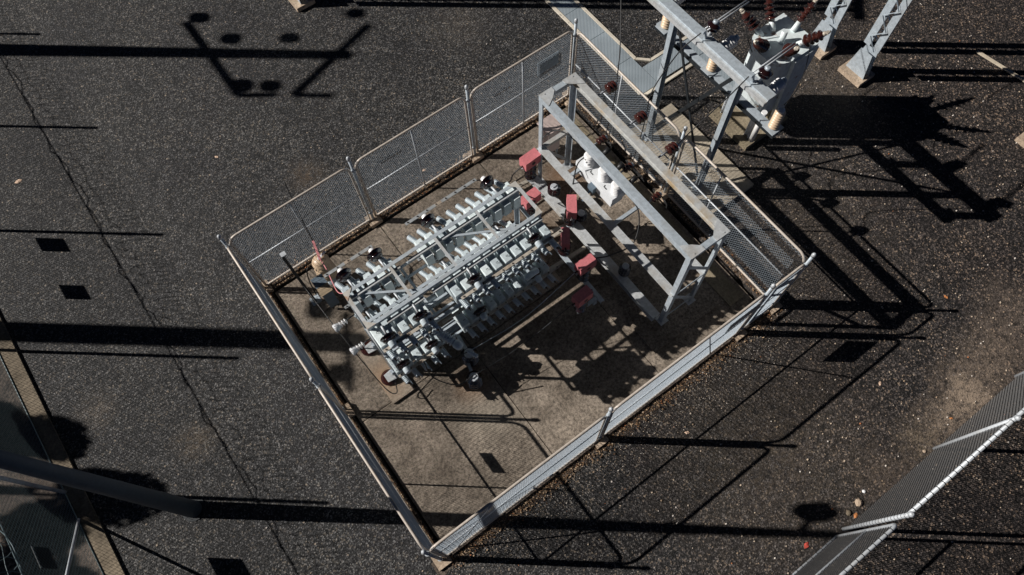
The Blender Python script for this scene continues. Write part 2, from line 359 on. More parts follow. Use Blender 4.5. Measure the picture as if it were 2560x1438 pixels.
# ------------------------------------------------------------------ chain link
def chain(P, dx, length, z0, z1, cell=.08, r=.0031, cut=.0):
    """diamond wires in the vertical plane through P along dx"""
    b = MB(); H = z1 - z0; L = length; nrm = Vector((-dx.y, dx.x, 0)); up = Vector((0, 0, 1))
    step = cell
    k0 = -int(H / step) - 1
    for fam in (0, 1):
        s = k0 * step
        while s < L:
            a0, a1 = max(0, s), min(L, s + H)
            if a1 - a0 > .02:
                h0, h1 = a0 - s, a1 - s
                if cut:
                    pass
                if fam: p0 = P + dx * (L - a0) + up * (z0 + h0); p1 = P + dx * (L - a1) + up * (z0 + h1)
                else: p0 = P + dx * a0 + up * (z0 + h0); p1 = P + dx * a1 + up * (z0 + h1)
                o = nrm * (r if fam else -r)
                d = (p1 - p0).normalized(); q = nrm.cross(d)
                tri = [nrm * r, (q * .87 - nrm * .5) * r, (-q * .87 - nrm * .5) * r]
                b.add([p + o + t for p in (p0, p1) for t in tri], [(0, 1, 4, 3), (1, 2, 5, 4), (2, 0, 3, 5)])
            s += step
    return b
def round_rect(P, dx, L, z0, z1, rad, both=True):
    up = Vector((0, 0, 1)); pts = [P + up * z0, P + up * (z1 - rad)]
    for k in range(1, 6): a = k * math.pi / 12; pts.append(P + dx * (rad - rad * math.cos(a)) + up * (z1 - rad + rad * math.sin(a)))
    pts += [P + dx * rad + up * z1]; top0 = len(pts) - 1
    pts += [P + dx * (L - rad) + up * z1]
    for k in range(1, 6): a = k * math.pi / 12; pts.append(P + dx * (L - rad + rad * math.sin(a)) + up * (z1 - rad + rad * math.cos(a)))
    pts += [P + dx * L + up * (z1 - rad), P + dx * L + up * z0]
    return pts
def panel(P, Q, label, mid=True, vbr=.5, z0=.09, z1=2.17, cell=.072, group='fence panels round the capacitor compound', gap=.075, brace=None, name='chain_link_fence'):
    P, Q = Vector((*P, 0)), Vector((*Q, 0)); dx = (Q - P).normalized(); L = (Q - P).length - 2 * gap; A = P + dx * gap
    t = thing(name, tuple((P + Q) / 2), label, 'fence panel', group)
    pts = round_rect(A, dx, L, z0, z1, .17)
    MB().tube(pts + [pts[0] + dx * .001], .025, 8).build('frame', 'railwarm', t)
    rb = MB().tube([A + Vector((0, 0, z0)), A + dx * L + Vector((0, 0, z0))], .02, 8); rb.build('bottom_rail', 'rail', t)
    if mid: MB().tube([A + Vector((0, 0, 1.15)), A + dx * L + Vector((0, 0, 1.15))], .016, 6).build('middle_rail', 'rail', t)
    if vbr: c = A + dx * L * vbr; MB().tube([c + Vector((0, 0, z0)), c + Vector((0, 0, z1))], .016, 6).build('upright', 'rail', t)
    if brace: MB().tube([A + dx * L * brace[0] + Vector((0, 0, brace[1])), A + dx * L * brace[2] + Vector((0, 0, brace[3]))], .014, 6).build('brace', 'rail', t)
    ch = chain(A, dx, L, z0, z1 - .0, cell)
    # trim the two rounded top corners: drop wires' excess by shifting them under the rail is not needed at this radius
    ch.build('mesh', 'wire', t)
    return t
S_, E_, N_, W_ = (0, 0), (8.09, 0), (8.09, 6.573), (0, 6.573)
def post(p, label, h=2.4, foot=True, r=.03, group='fence posts round the capacitor compound', rz=0):
    t = thing('fence_post', (p[0], p[1], 0), label, 'fence post', group)
    MB().tube([(p[0], p[1], 0), (p[0], p[1], h - .04)], r, 10).build('pole', 'galv', t)
    MB().lathe((p[0], p[1], h - .07), (0, 0, 1), [(0, r * 1.3), (.05, r * 1.35), (.08, r * 1.1), (.1, r * .4)], 10).build('cap', 'rail', t)
    if foot: MB().box((p[0] - .14, p[1] - .14, -.05), (p[0] + .14, p[1] + .14, .06), rz).build('footing', 'footing', t)
    for z in (.35, 1.15, 2.0): pass
    for z in (.3, 1.95): MB().lathe((p[0], p[1], z), (0, 0, 1), [(0, r * 1.5), (.035, r * 1.5)], 10).build('clamp', 'rail', t)
    return t
posts = [((0, 0), 'corner fence post with domed cap at the bottom corner of the compound'), ((3.589, 0), 'fence post standing midway along the lower right side, above bright slab'),
         ((7.132, 0), 'short-looking fence post beside the right corner post, lower right side'), ((8.09, 0), 'corner fence post at the far right of the compound'),
         ((8.09, 3.29), 'fence post behind the brown beam, midway along the upper right side'), ((8.09, 6.573), 'corner fence post at the top of the compound next to the trench covers'),
         ((5.382, 6.573), 'fence post nearer the top corner, upper left side, stone at its foot'), ((2.693, 6.573), 'fence post nearer the left corner, upper left side'),
         ((0, 6.573), 'corner fence post at the far left of the compound'), ((0, 3.302), 'fence post midway along the lower left side beside the white insulators')]
for p, l in posts: post(p, l)
panel(W_, (2.693, 6.573), 'chain-link panel behind the tan ribbed insulator, upper left side')
panel((2.693, 6.573), (5.382, 6.573), 'chain-link panel in the middle of the upper left side, leaf litter below')
panel((5.382, 6.573), N_, 'chain-link panel with a blue sign at the top corner, upper left side')
panel(N_, (8.09, 3.29), 'chain-link panel beside the trench covers, upper right side', vbr=.45)
panel((8.09, 3.29), E_, 'chain-link panel with open hexagon-looking mesh at the right corner', vbr=.32, cell=.08)
panel(S_, (3.589, 0), 'shining chain-link panel at the bottom corner, lower right side', z1=2.17, vbr=None, mid=True, brace=(.08, .1, .35, 2.1))
panel((3.589, 0), (7.132, 0), 'long chain-link panel below the deepest shadows, lower right side', vbr=None, brace=(.62, 2.1, .8, .1))
panel((7.132, 0), E_, 'narrow chain-link panel between two near posts at the right corner', vbr=None)
panel((0, 3.302), S_, 'chain-link panel of the lower left side nearest the bottom corner', vbr=.5)
panel(W_, (0, 3.302), 'chain-link panel of the lower left side nearest the left corner', vbr=.5)
# signs
def sign(name, a, b, z0, z1, label, off=(0, 0), mat='sign'):
    a, b = Vector((*a, 0)), Vector((*b, 0)); o = Vector((*off, 0)); d = (b - a).normalized(); n = Vector((-d.y, d.x, 0)) * .004
    q = MB().add([a + o - n + Vector((0, 0, z0)), b + o - n + Vector((0, 0, z0)), b + o - n + Vector((0, 0, z1)), a + o - n + Vector((0, 0, z1)), a + o + n + Vector((0, 0, z0)), b + o + n + Vector((0, 0, z0)), b + o + n + Vector((0, 0, z1)), a + o + n + Vector((0, 0, z1))],
                 [(0, 1, 2, 3), (7, 6, 5, 4), (0, 4, 5, 1), (1, 5, 6, 2), (2, 6, 7, 3), (3, 7, 4, 0)])
    return tag(q.build(name, mat), label, 'sign', 'blank-backed signs on the fences')
sign('sign', (7.14, 6.61), (7.70, 6.61), 1.36, 1.74, 'blue-grey back of a sign seen through the mesh near the top corner')
sign('sign', (3.2, 6.60), (3.70, 6.60), 1.69, 1.73, 'thin black strip on the middle panel of the upper left side', mat='dark')
sign('sign', (5.97, 6.60), (6.40, 6.60), 1.60, 1.64, 'thin black strip on the top corner panel of the upper left side', mat='dark')
sign('sign', (6.3, -.03), (7.0, -.03), 1.46, 1.86, 'large sign on the lower right side casting a black slanted shadow')
sign('sign', (-.03, 2.02), (-.03, 2.48), 1.36, 1.52, 'narrow sign on the lower left side casting a small shadow on the slab')

# ------------------------------------------------------------------ capacitor rack
U0, U1, V0, V1 = 1.18, 4.67, 3.26, 3.97
t = thing('capacitor_rack', (2.9, 3.6, 0), 'two-tier galvanised steel rack holding rows of grey capacitor cans', 'steel rack')
for x, sx in ((U0, 1), (U1, -1)):
    for y, sy in ((V0, 1), (V1, -1)):
        l = MB().box((x, y if sy > 0 else y - .008, .48), (x + sx * .075 if sx > 0 else x, (y + .008) if sy > 0 else y, 2.93)) if False else MB()
        l.box((min(x, x + sx * .075), min(y, y + sy * .008), .48), (max(x, x + sx * .075), max(y, y + sy * .008), 2.93))
        l.box((min(x, x + sx * .008), min(y, y + sy * .075) + (.009 if sy > 0 else 0), .48), (max(x, x + sx * .008), max(y, y + sy * .075) - (.009 if sy < 0 else 0), 2.93))
        l.build('leg', 'galv', t)
for tier, zt in ((1, 2.94), (0, 1.50)):
    nm = 'top_rail' if tier else 'middle_rail'
    for y in (V0, V1):
        MB().bar((U0, y, zt + .03), (U1, y, zt + .03), .062, .012).bar((U0 + .02, y + (-.027 if y == V0 else .027), zt - .009), (U1 - .02, y + (-.027 if y == V0 else .027), zt - .009), .006, .06).build(nm, 'galv', t)
    for x in (U0 + .03, U1 - .03):
        MB().bar((x, V0 + .032, zt + .033), (x, V1 - .032, zt + .033), .062, .012).build('end_rail', 'galv2', t)
    if tier:
        for x in (2.05, 2.94, 3.79): MB().bar((x, V0 + .032, zt + .028), (x, V1 - .032, zt + .028), .05, .012).build('cross_bar', 'galv2', t)
    for (y, a, c_) in ((3.88, 1.25, 2.2), (3.88, 2.38, 4.62), (3.175, 1.5, 2.2), (3.175, 2.38, 4.62)):
        MB().bar((a, y, zt - .05), (c_, y, zt - .05), .05, .045).build('clamp_rail', 'galv2' if tier else 'bus', t)
    for y0 in (3.0, 3.20, 3.85, 4.08):   # shelf rails under the cans
        MB().bar((U0 + .03, y0, zt - .50), (U1 - .03, y0, zt - .50), .04, .04).build('shelf_rail', 'galv', t)
    for x in (U0 + .05, 2.25, U1 - .05): MB().bar((x, 2.98, zt - .53), (x, 4.10, zt - .53), .05, .02).build('shelf_bar', 'galv', t)
MB().bar((1.38, 3.9, 2.87), (2.31, 3.3, 2.87), .04, .012).build('diagonal_brace', 'galv', t)
MB().bar((3.18, 3.86, 2.87), (4.15, 3.32, 2.87), .04, .012).build('diagonal_brace', 'galv', t)
MB().bar((U0 - .01, V0 + .05, .6), (U0 - .01, V1 - .05, 1.45), .05, .01, (1, 0, 0)).build('end_brace', 'galv', t)
MB().bar((U1 + .01, V0 + .05, .6), (U1 + .01, V1 - .05, 1.45), .05, .01, (1, 0, 0)).build('end_brace', 'galv', t)
for y in (V0 + .02, V1 - .02): MB().bar((U0 - .05, y, .5), (U1 + .05, y, .5), .08, .1).bar((U0 + .1, y, .76), (U1 - .1, y, .76), .012, .42).build('base_beam', 'galv', t)  # thin upright plates over the beams are added to block sun under the rack
gs = MB()
for x, sx in ((U0, 1), (U1, -1)):
    for y, sy in ((V0 - .03, 1), (V1 + .03, -1)):
        gs = MB().add([(x + sx * -.002, y, 2.985), (x + sx * .17, y, 2.985), (x - sx * .002, y + sy * .17, 2.985), (x - sx * .002, y, 2.979), (x + sx * .17, y, 2.979), (x - sx * .002, y + sy * .17, 2.979)],
               [(0, 1, 2), (5, 4, 3), (0, 3, 4, 1), (1, 4, 5, 2), (2, 5, 3, 0)]); gs.build('gusset', 'rusted', t)
for x in (U0 - .06, U1 + .06):
    for y in (V0 - .0, V1 + .0):
        q = MB().add([(x - .13, y - .10, .47), (x + .07, y - .13, .47), (x + .1, y + .10, .47), (x - .13, y + .07, .47), (x - .13, y - .10, .485), (x + .07, y - .13, .485), (x + .1, y + .10, .485), (x - .13, y + .07, .485)], [(3, 2, 1, 0), (4, 5, 6, 7), (0, 1, 5, 4), (1, 2, 6, 5), (2, 3, 7, 6), (3, 0, 4, 7)])
        q.build('foot_plate', 'galv2', t)

# brown post insulators that carry things
def post_ins(x, y, z0, z1, r, label, cap=True, mat='dbrown', name='post_insulator', group='brown post insulators on the slab', n=3, cat='insulator'):
    t = thing(name, (x, y, z0), label, cat, group)
    MB().lathe((x, y, z0), (0, 0, 1), [(0, r * .7), (.03, r * .7), (.035, r * .4), (.06, r * .4)], 12).build('base', 'galv', t)
    MB().lathe2((x, y, z0 + .05), (0, 0, 1), sheds(z1 - z0 - .11, r * .5, r, n), 18).build('porcelain', mat, t)
    if cap: MB().lathe((x, y, z1 - .06), (0, 0, 1), [(0, r * .5), (.01, r * .58), (.03, r * .58), (.032, r * .52)], 16).bar((x - .04, y, z1 - .018), (x + .04, y, z1 - .018), .035, .03).build('cap', 'rail', t)
    return t
for x, y, l in ((1.06, 3.38, 'glossy brown insulator under the lower left foot of the rack'), (1.06, 4.14, 'glossy brown insulator under the upper left foot of the rack, beside a white bell'),
                (4.90, 3.38, 'brown insulator under the lower right foot of the rack'), (4.90, 4.14, 'brown insulator under the upper right foot of the rack')):
    t = thing('post_insulator', (x, y, .03), l, 'insulator', 'brown post insulators on the slab')
    MB().lathe2((x, y, .03), (0, 0, 1), [(0, .12), (.02, .17), (.05, .165), (.06, .12), (.1, .1)], 20).build('porcelain', 'brown', t)
    MB().lathe((x, y, .0), (0, 0, 1), [(0, .13), (.029, .13)], 14).build('base', 'galv', t)
post_ins(2.55, 2.72, .0, .50, .17, 'brown insulator with white cap and a wire running right, lower middle of slab')
post_ins(2.35, 2.28, .0, .50, .155, 'brown insulator with white cap standing nearest the bottom of the picture')
MB_ = MB().bar((2.6, 3.25, .36), (2.56, 2.85, .36), .07, .07); MB_.bar((2.53, 2.95, .30), (2.38, 2.4, .30), .06, .06)
tag(MB_.build('support_bracket', 'galv'), 'shaded steel bracket running from the rack base to two brown insulators', 'bracket')

# capacitor can prototype: origin at can centre; side = +1 points +v
def make_can(side, z):
    t = thing('capacitor', (0, 0, 0), 'x', 'capacitor', 'grey capacitor cans in the rack')
    wx, ly, hz = .072, .19, .172
    b = MB(); bm_pts = [(-wx + .012, -hz), (wx - .012, -hz), (wx, -hz + .012), (wx, hz - .012), (wx - .012, hz), (-wx + .012, hz), (-wx, hz - .012), (-wx, -hz + .012)]
    b.prof((0, -ly, 0), (0, ly, 0), bm_pts); b.build('tank', 'can', t)
    ax = Vector((-.28 * (1 if side > 0 else .0), side, -.10 if side > 0 else .02)).normalized() if side > 0 else Vector((.05, -1, .04)).normalized()
    p = Vector((0, side * ly, .03 if side > 0 else .02))
    MB().lathe2(p, ax, sheds(.235, .040, .053, 8), 12).build('bushing', 'porc', t)
    MB().lathe(p + ax * .235, ax, [(0, .02), (.02, .022), (.021, .008), (.06, .008)], 8).build('terminal', 'bolt', t)
    lg = MB()
    for yy in (-.055, .1):
        lg.tube([(-.0, side * (yy), hz), (.0, side * (yy), hz + .035), (.03, side * (yy), hz + .035), (.03, side * (yy), hz)], .004, 5)
    lg.build('lifting_lug', 'dark', t)
    if side < 0: MB().tube([p + Vector((.045, -.03, .02)), p + Vector((.06, -.30, .03))], [.012, .010], 7).build('fuse_tube', 'sign', t)
    return t
protos = {1: make_can(1, 0), -1: make_can(-1, 0)}
used = {1: False, -1: False}
for zc, tn in ((2.665, 'top'), (1.225, 'bottom')):
    for side, vc, sn in ((1, 3.96, 'far'), (-1, 3.09, 'near')):
        for blk, us, bn in ((0, [1.262 + .207 * i for i in range(5)], 'short left'), (1, [2.71 + .2035 * i for i in range(10)], 'long right')):
            for i, u in enumerate(us):
                lab = 'grey capacitor can, %s from the left in the %s block, %s row, %s tier' % (ORD[i], bn, sn, tn)
                if not used[side]: o = protos[side]; o.location = (u, vc, zc); o['label'] = lab; used[side] = True
                else: o = dup(protos[side], (u, vc, zc), lab)
# stand-off insulators and busbars
def standoff(u, z, side, label):
    v0 = 3.995 if side > 0 else 3.235
    t = thing('standoff_insulator', (u, v0, z), label, 'insulator', 'stand-off insulators beside the cans')
    d = Vector((-.05, side, -.06 if side > 0 else -.03)).normalized()
    p = Vector((u, v0, z + .05))
    MB().tube([p, p + d * .24], .020, 8).build('rod', 'rail', t)
    q = p + d * .22
    MB().lathe2(q, d, [(0, .03), (.02, .05), (.05, .14), (.062, .14), (.065, .09), (.09, .06), (.10, .115), (.115, .115), (.12, .06), (.15, .05)] if side < 0 else [(0, .03), (.02, .05), (.03, .1), (.05, .115), (.06, .06), (.085, .08), (.11, .145), (.122, .148), (.115, .1), (.10, .06), (.15, .05)], 20).build('porcelain', 'dbrown', t)
    MB().lathe2(q + d * .14, d, [(0, .052), (.04, .058), (.09, .05), (.10, .03)] if side > 0 else [(0, .055), (.03, .066), (.035, .06), (.05, .066), (.055, .06), (.07, .066), (.075, .06), (.1, .062), (.12, .05)], 16).build('cap', 'porcw' if side > 0 else 'porc', t)
    return t
for z, tn in ((2.86, 'top'), (1.42, 'bottom')):
    for side, sn in ((1, 'far'), (-1, 'near')):
        for u, w_ in ((1.39, 'left end of short block'), (2.0, 'right end of short block'), (3.07, 'left part of long block'), (4.31, 'right part of long block')):
            standoff(u, z, side, 'dark brown disc insulator on a rod, %s side, %s tier, %s' % (sn, tn, w_))
def busbar(u0, u1, v, z, mat, label):
    t = thing('busbar', (u0, v, z), label, 'busbar', 'punched flat busbars along the cans')
    MB().bar((u0, v, z), (u1, v, z), .055, .012).build('strap', mat, t)
    b = MB(); n = int((u1 - u0) / .2)
    for i in range(n + 1): b.lathe((u0 + .05 + i * (u1 - u0 - .1) / max(n, 1), v, z + .006), (0, 0, 1), [(0, .014), (.012, .014)], 6)
    b.build('bolt', 'bolt', t)
    MB().box((u0 + (u1 - u0) * .42, v - .029, z - .008), (u0 + (u1 - u0) * .42 + .12, v + .029, z + .009)).build('joint_plate', 'plinth', t)
for z, tn in ((2.83, 'top'), (1.39, 'bottom')):
    busbar(1.19, 2.14, 2.82, z, 'bus', 'flat busbar in front of the short block, %s tier, near side' % tn)
    busbar(2.70, 4.78, 2.82, z, 'bus', 'long flat busbar in front of the long block, %s tier, near side' % tn)
    busbar(1.10, 2.04, 4.54, z - .03, 'busgrey', 'grey busbar outside the short block, %s tier, far side' % tn)
    busbar(2.72, 4.20, 4.54, z - .03, 'busgrey', 'grey busbar outside the long block, %s tier, far side' % tn)
# voltage transformer bushing hanging in front of the short block
t = thing('voltage_transformer', (2.2, 2.75, 1.9), 'shaded grey ribbed transformer between the two can blocks, near side', 'transformer')
MB().lathe2((2.13, 2.95, 2.05), (.35, -1, -.12), sheds(.42, .06, .095, 8), 14).build('bushing', 'porc', t)
MB().lathe((2.27, 2.55, 2.0), (.35, -1, -.12), [(0, .06), (.03, .085), (.12, .08), (.16, .05)], 14).build('tank', 'can', t)
MB().lathe2((2.38, 2.30, 1.95), (.35, -1, .1), sheds(.2, .025, .042, 5), 10).build('terminal', 'porc', t)
MB().bar((2.2, 3.2, 2.0), (2.22, 2.7, 1.93), .05, .03).build('arm', 'galv', t)
t = thing('voltage_transformer', (4.2, 2.8, 1.9), 'dark blue rounded transformer body in shade under the long near row', 'transformer')
MB().lathe((3.95, 2.78, 2.0), (1, 0, 0), [(0, .03), (.02, .06), (.28, .06), (.30, .03)], 12).build('tank', 'can', t)
MB().bar((4.1, 3.1, 1.93), (4.1, 2.78, 1.93), .05, .02).build('arm', 'galv', t)

# ------------------------------------------------------------------ tall frame (gantry)
GU0, GU1, GV0, GV1, GH = 6.07, 6.90, 1.06, 5.16, 3.02
t = thing('steel_gantry', (6.48, 3.1, 0), 'tall galvanised rectangular steel frame on four legs over the right of the slab', 'steel frame')
for x, y, l in ((GU0, GV0, 'near left'), (GU0, GV1, 'far left'), (GU1, GV0, 'near right'), (GU1, GV1, 'far right')):
    sx = 1 if x == GU0 else -1; sy = 1 if y == GV0 else -1
    q = MB(); q.box((min(x, x + sx * .1), min(y, y + sy * .01), .012), (max(x, x + sx * .1), max(y, y + sy * .01), GH - .08)); q.box((min(x, x + sx * .01), min(y + sy * .0101, y + sy * .1), .012), (max(x, x + sx * .01), max(y + sy * .0101, y + sy * .1), GH - .08))
    q.build('leg', 'galv', t)
    MB().box((x - .1 + sx * .05, y - .1 + sy * .05, .0), (x + .1 + sx * .05, y + .1 + sy * .05, .011)).build('foot_plate', 'galv2', t)
for x, mt, s in ((GU0, 'galv', 1), (GU1, 'beamtan', -1)):
    MB().prof((x + s * .06, GV0, GH), (x + s * .06, GV1, GH), [(-.07, 0), (.07, 0), (.07, -.012), (.006, -.012), (.006, -.11), (.07, -.11), (.07, -.122), (-.07, -.122), (-.07, -.11), (-.006, -.11), (-.006, -.012), (-.07, -.012)] if s < 0 else [(-.07, 0), (.07, 0), (.07, -.13), (-.07, -.13)]).build('top_beam', mt, t)
for y in (GV0 + .05, GV1 - .05):
    MB().channel((GU0 + .14, y, GH - .002), (GU1 - .14, y, GH - .002), .11, .1).build('end_beam', 'galv', t)
gs = MB()
for x, sx in ((GU0 - .01, 1), (GU1 + .01, -1)):
    for y, sy in ((GV0 - .012, 1), (GV1 + .012, -1)):
        P = [(x, y), (x + sx * .30, y), (x + sx * .30, y + sy * .09), (x + sx * .18, y + sy * .2), (x + sx * .02, y + sy * .3), (x, y + sy * .3)]
        n = len(P); gs = MB().add([(*p, GH + .003) for p in P] + [(*p, GH + .011) for p in P], [tuple(range(n))[::-1], tuple(range(n, 2 * n))] + [(i, (i + 1) % n, n + (i + 1) % n, n + i) for i in range(n)])
        gs.lathe((x + sx * .1, y + sy * .05, GH + .011), (0, 0, 1), [(0, .014), (.01, .014)], 6); gs.build('gusset', 'galv2', t)
# lower beams
MB().prof((GU0 + .03, GV0 + .02, 1.40), (GU0 + .03, GV1 - .02, 1.40), [(-.085, 0), (.085, 0), (.085, -.012), (.006, -.012), (.006, -.12), (-.006, -.12), (-.006, -.012), (-.085, -.012)]).build('middle_beam', 'galv2', t)
MB().prof((GU1 - .05, GV0 + .02, 1.40), (GU1 - .05, GV1 - .02, 1.40), [(-.05, 0), (.05, 0), (.05, -.012), (-.038, -.012), (-.038, -.1), (-.05, -.1)]).build('middle_beam', 'galv2', t)
MB().channel((GU0 + .12, GV1 - .05, 1.41), (GU1 - .11, GV1 - .05, 1.41), .09, .09).build('cross_beam', 'galv2', t)
MB().prof((GU0 - .12, GV0 + .1, .36), (GU0 - .12, GV1 + .1, .36), [(-.095, 0), (.095, 0), (.095, -.012), (.006, -.012), (.006, -.14), (.095, -.14), (.095, -.152), (-.095, -.152), (-.095, -.14), (-.006, -.14), (-.006, -.012), (-.095, -.012)]).build('base_beam', 'galv2', t)
for z0, z1, y in ((2.6, 1.62, GV0), (1.42, 1.42, GV0), (1.3, .2, GV0), (1.3, .2, GV1)):
    MB().bar((GU0 + .05, y, z0), (GU1 - .05, y, z1), .01, .07).build('end_brace', 'galv', t)
MB().bar((GU0 + .05, GV0, .32), (GU1 - .05, GV0, .32), .01, .07).build('end_brace', 'galv', t)
for y in (2.9, 4.25):   # arms for the white tank
    MB().channel((GU0 + .12, y, 1.39), (GU1 - .1, y, 1.39), .07, .07).build('arm', 'galv', t)
for (a, b_) in (((5.25, 5.3), (5.95, 5.25)), ((5.0, 4.05), (5.85, 3.9)), ((4.75, 3.3), (5.85, 3.25))):
    MB().bar((*a, .15), (*b_, .15), .08, .06).build('ground_beam', 'bus', t)
# red boxes on brown insulators
def redbox(x, y, zt, w, d, rz, label, base=.37):
    base = .52 if zt > 1.25 else base
    t = thing('red_insulator_cover', (x, y, base), label, 'red cover', 'red box covers')
    q = MB().box((x - w / 2, y - d / 2, zt - .25), (x + w / 2, y + d / 2, zt), rz, (x, y, 0)); q.build('cover', 'red', t)
    n = Vector((math.cos(rz), math.sin(rz), 0)); sd = Vector((-n.y, n.x, 0)); c = Vector((x, y, zt - .13))
    MB().lathe(c - sd * (d / 2 + .004), (-sd), [(0, .045), (.004, .045)], 14).build('sight_hole', 'black', t)
    q = MB()
    for s in (-1, 1): q.tube([c + n * s * w / 2 + Vector((0, 0, -.04)), c + n * s * (w / 2 + .07) + Vector((0, 0, -.04))], .018, 7)
    q.build('terminal', 'bolt', t)
    MB().bar(c - n * w * .55 + Vector((0, 0, -.14)), c + n * w * .55 + Vector((0, 0, -.14)), .05, .012).build('tray', 'galv', t)
    MB().lathe2((x, y, base + .04), (0, 0, 1), sheds(zt - .29 - base, .07, .13, 3), 18).build('porcelain', 'dbrown', t)
    MB().lathe((x, y, base), (0, 0, 1), [(0, .09), (.02, .09), (.021, .05), (.05, .05)], 10).build('base', 'galv', t)
redbox(5.87, 5.17, 1.22, .40, .22, .05, 'red box cover at the far left leg of the tall frame')
redbox(5.86, 3.79, 1.22, .42, .19, .93, 'upright-looking red box cover in the middle, beside the long steel beam')
redbox(5.26, 2.61, 1.3, .38, .2, .0, 'bright red box cover at the right, wire leaving it towards the lower left')
redbox(5.30, 4.40, 1.3, .38, .2, .05, 'red box cover seen behind the right end of the rack')
redbox(5.30, 3.28, 1.3, .36, .16, .93, 'red box cover in deep shade right of the long near row')
redbox(4.80, 2.13, 1.3, .36, .2, .05, 'red box cover in black shade, lowest of them all')
post_ins(6.05, 4.58, .37, .66, .14, 'brown insulator with white clamp between two red boxes on the wide plate')
post_ins(6.12, 3.76, .37, .64, .13, 'brown insulator tucked right behind the middle red box')
post_ins(6.02, 2.25, .37, .78, .12, 'shaded brown insulator on the base beam right of the bright red box')

t = thing('box_support', (5.26, 3.2, 0), 'low steel beam on posts under the red boxes at the right end of the rack', 'steel support')
MB().channel((5.26, 2.0, .52), (5.26, 4.65, .52), .09, .07).bar((4.72, 2.13, .50), (5.21, 2.13, .50), .07, .04).build('beam', 'galv', t)
for y in (2.2, 4.4): MB().bar((5.26, y, 0), (5.26, y, .45), .08, .06, (0, 1, 0)).build('post', 'galv', t)
# white three-bushing tank on the frame
t = thing('white_switch_tank', (6.56, 3.75, 1.4), 'white oblong switch tank with three ribbed white bushings under the tall frame', 'switchgear')
MB().box((6.39, 3.24, 1.41), (6.75, 4.36, 1.56)).box((6.42, 3.28, 1.2), (6.72, 4.32, 1.409)).build('tank', 'white', t)
for v in (4.15, 3.72, 3.33):
    MB().lathe2((6.57, v, 1.56), (-.12, 0, 1), sheds(.34, .07, .11, 5), 16).build('bushing', 'porcw', t)
    MB().lathe2((6.76, v + .02, 1.45), (1, 0, .35), sheds(.2, .035, .06, 4), 12).build('side_bushing', 'porcw', t)
    MB().tube([(6.93, v + .02, 1.52), (7.08, v + .02, 1.58)], [.05, .06], 10).build('boot', 'black', t)
q = MB()
for v in (3.95, 3.53): q.tube([(6.45, v - .04, 1.565), (6.45, v + .04, 1.565), (6.49, v + .05, 1.565)], .008, 5)
q.build('hook', 'black', t)
MB().box((6.30, 3.70, 1.25), (6.39, 3.86, 1.42)).bar((6.30, 3.78, 1.3), (6.05, 3.70, 1.25), .04, .04).build('operating_handle', 'bluelid', t)
# faded cabinet at far end
t = thing('control_cabinet', (6.8, 5.6, 0), 'faded pinkish cabinet with rust spots behind the far end of the tall frame', 'cabinet')
MB().box((6.60, 5.50, .2), (6.92, 5.82, .98)).build('body', 'pinkbox', t); MB().box((6.56, 5.46, .98), (6.96, 5.86, 1.01)).build('lid', 'pinkbox', t)
MB().box((6.62, 5.52, 0), (6.66, 5.56, .2)).box((6.86, 5.76, 0), (6.90, 5.80, .2)).box((6.86, 5.52, 0), (6.90, 5.56, .2)).box((6.62, 5.76, 0), (6.66, 5.80, .2)).build('leg', 'galv', t)

# brown cup insulators on the right side of the frame
def cup(x, y, z, label, rod=.26, r=.10):
    t = thing('cup_insulator', (x, y, z), label, 'insulator', 'brown cup insulators on the tall frame')
    MB().tube([(x - rod, y, z), (x, y, z)], .018, 8).build('rod', 'rail', t)
    MB().lathe2((x, y, z), (1, 0, 0), [(0, .03), (.01, .06), (.03, r), (.045, r), (.05, .05), (.08, .05), (.1, r * 1.05), (.115, r * 1.05), (.12, .05), (.15, .05), (.17, r), (.185, r), (.19, .04)], 16).build('porcelain', 'brown', t)
    MB().lathe((x + .19, y, z), (1, 0, 0), [(0, .04), (.05, .04)], 10).build('cap', 'galv', t)
for v, l in ((4.58, 'farthest'), (3.74, 'middle'), (2.90, 'nearest')):
    cup(7.18, v, 2.9, 'brown cup insulator, %s of the three on the stained top beam' % l)
for v, l in ((4.52, 'farthest'), (3.70, 'middle'), (2.86, 'nearest')):
    cup(7.06, v - .02, 1.42, 'brown cup insulator, %s of the three low on the frame' % l, .14, .08)

# ------------------------------------------------------------------ cables
def curve(pts, n=14):
    P = [Vector(p) for p in pts]; P = [P[0] * 2 - P[1]] + P + [P[-1] * 2 - P[-2]]; out = []
    for i in range(1, len(P) - 2):
        for k in range(n):
            s = k / n; a, b, c, d = P[i - 1], P[i], P[i + 1], P[i + 2]
            out.append(.5 * ((2 * b) + (c - a) * s + (2 * a - 5 * b + 4 * c - d) * s * s + (3 * b - a - 3 * c + d) * s ** 3))
    return out + [P[-2]]
def cable(pts, r, label, mat='black', grp='cables', name='cable'):
    return tag(MB().tube(curve(pts, 8), r, 6).build(name, mat), label, 'cable', grp)
cable([(7.42, 4.58, 2.9), (8.0, 5.2, 3.1), (8.7, 6.2, 3.9), (9.1, 7.2, 5.0)], .011, 'black cable rising from the farthest cup insulator past the trench covers')
cable([(7.42, 3.74, 2.9), (7.9, 4.1, 2.85), (8.3, 4.05, 3.6), (8.55, 3.87, 4.1)], .011, 'black cable from the middle cup insulator to the upper switch blade')
cable([(7.42, 2.9, 2.9), (7.9, 3.0, 2.85), (8.3, 2.82, 3.6), (8.55, 2.72, 4.1)], .011, 'black cable from the nearest cup insulator to the lower switch blade')
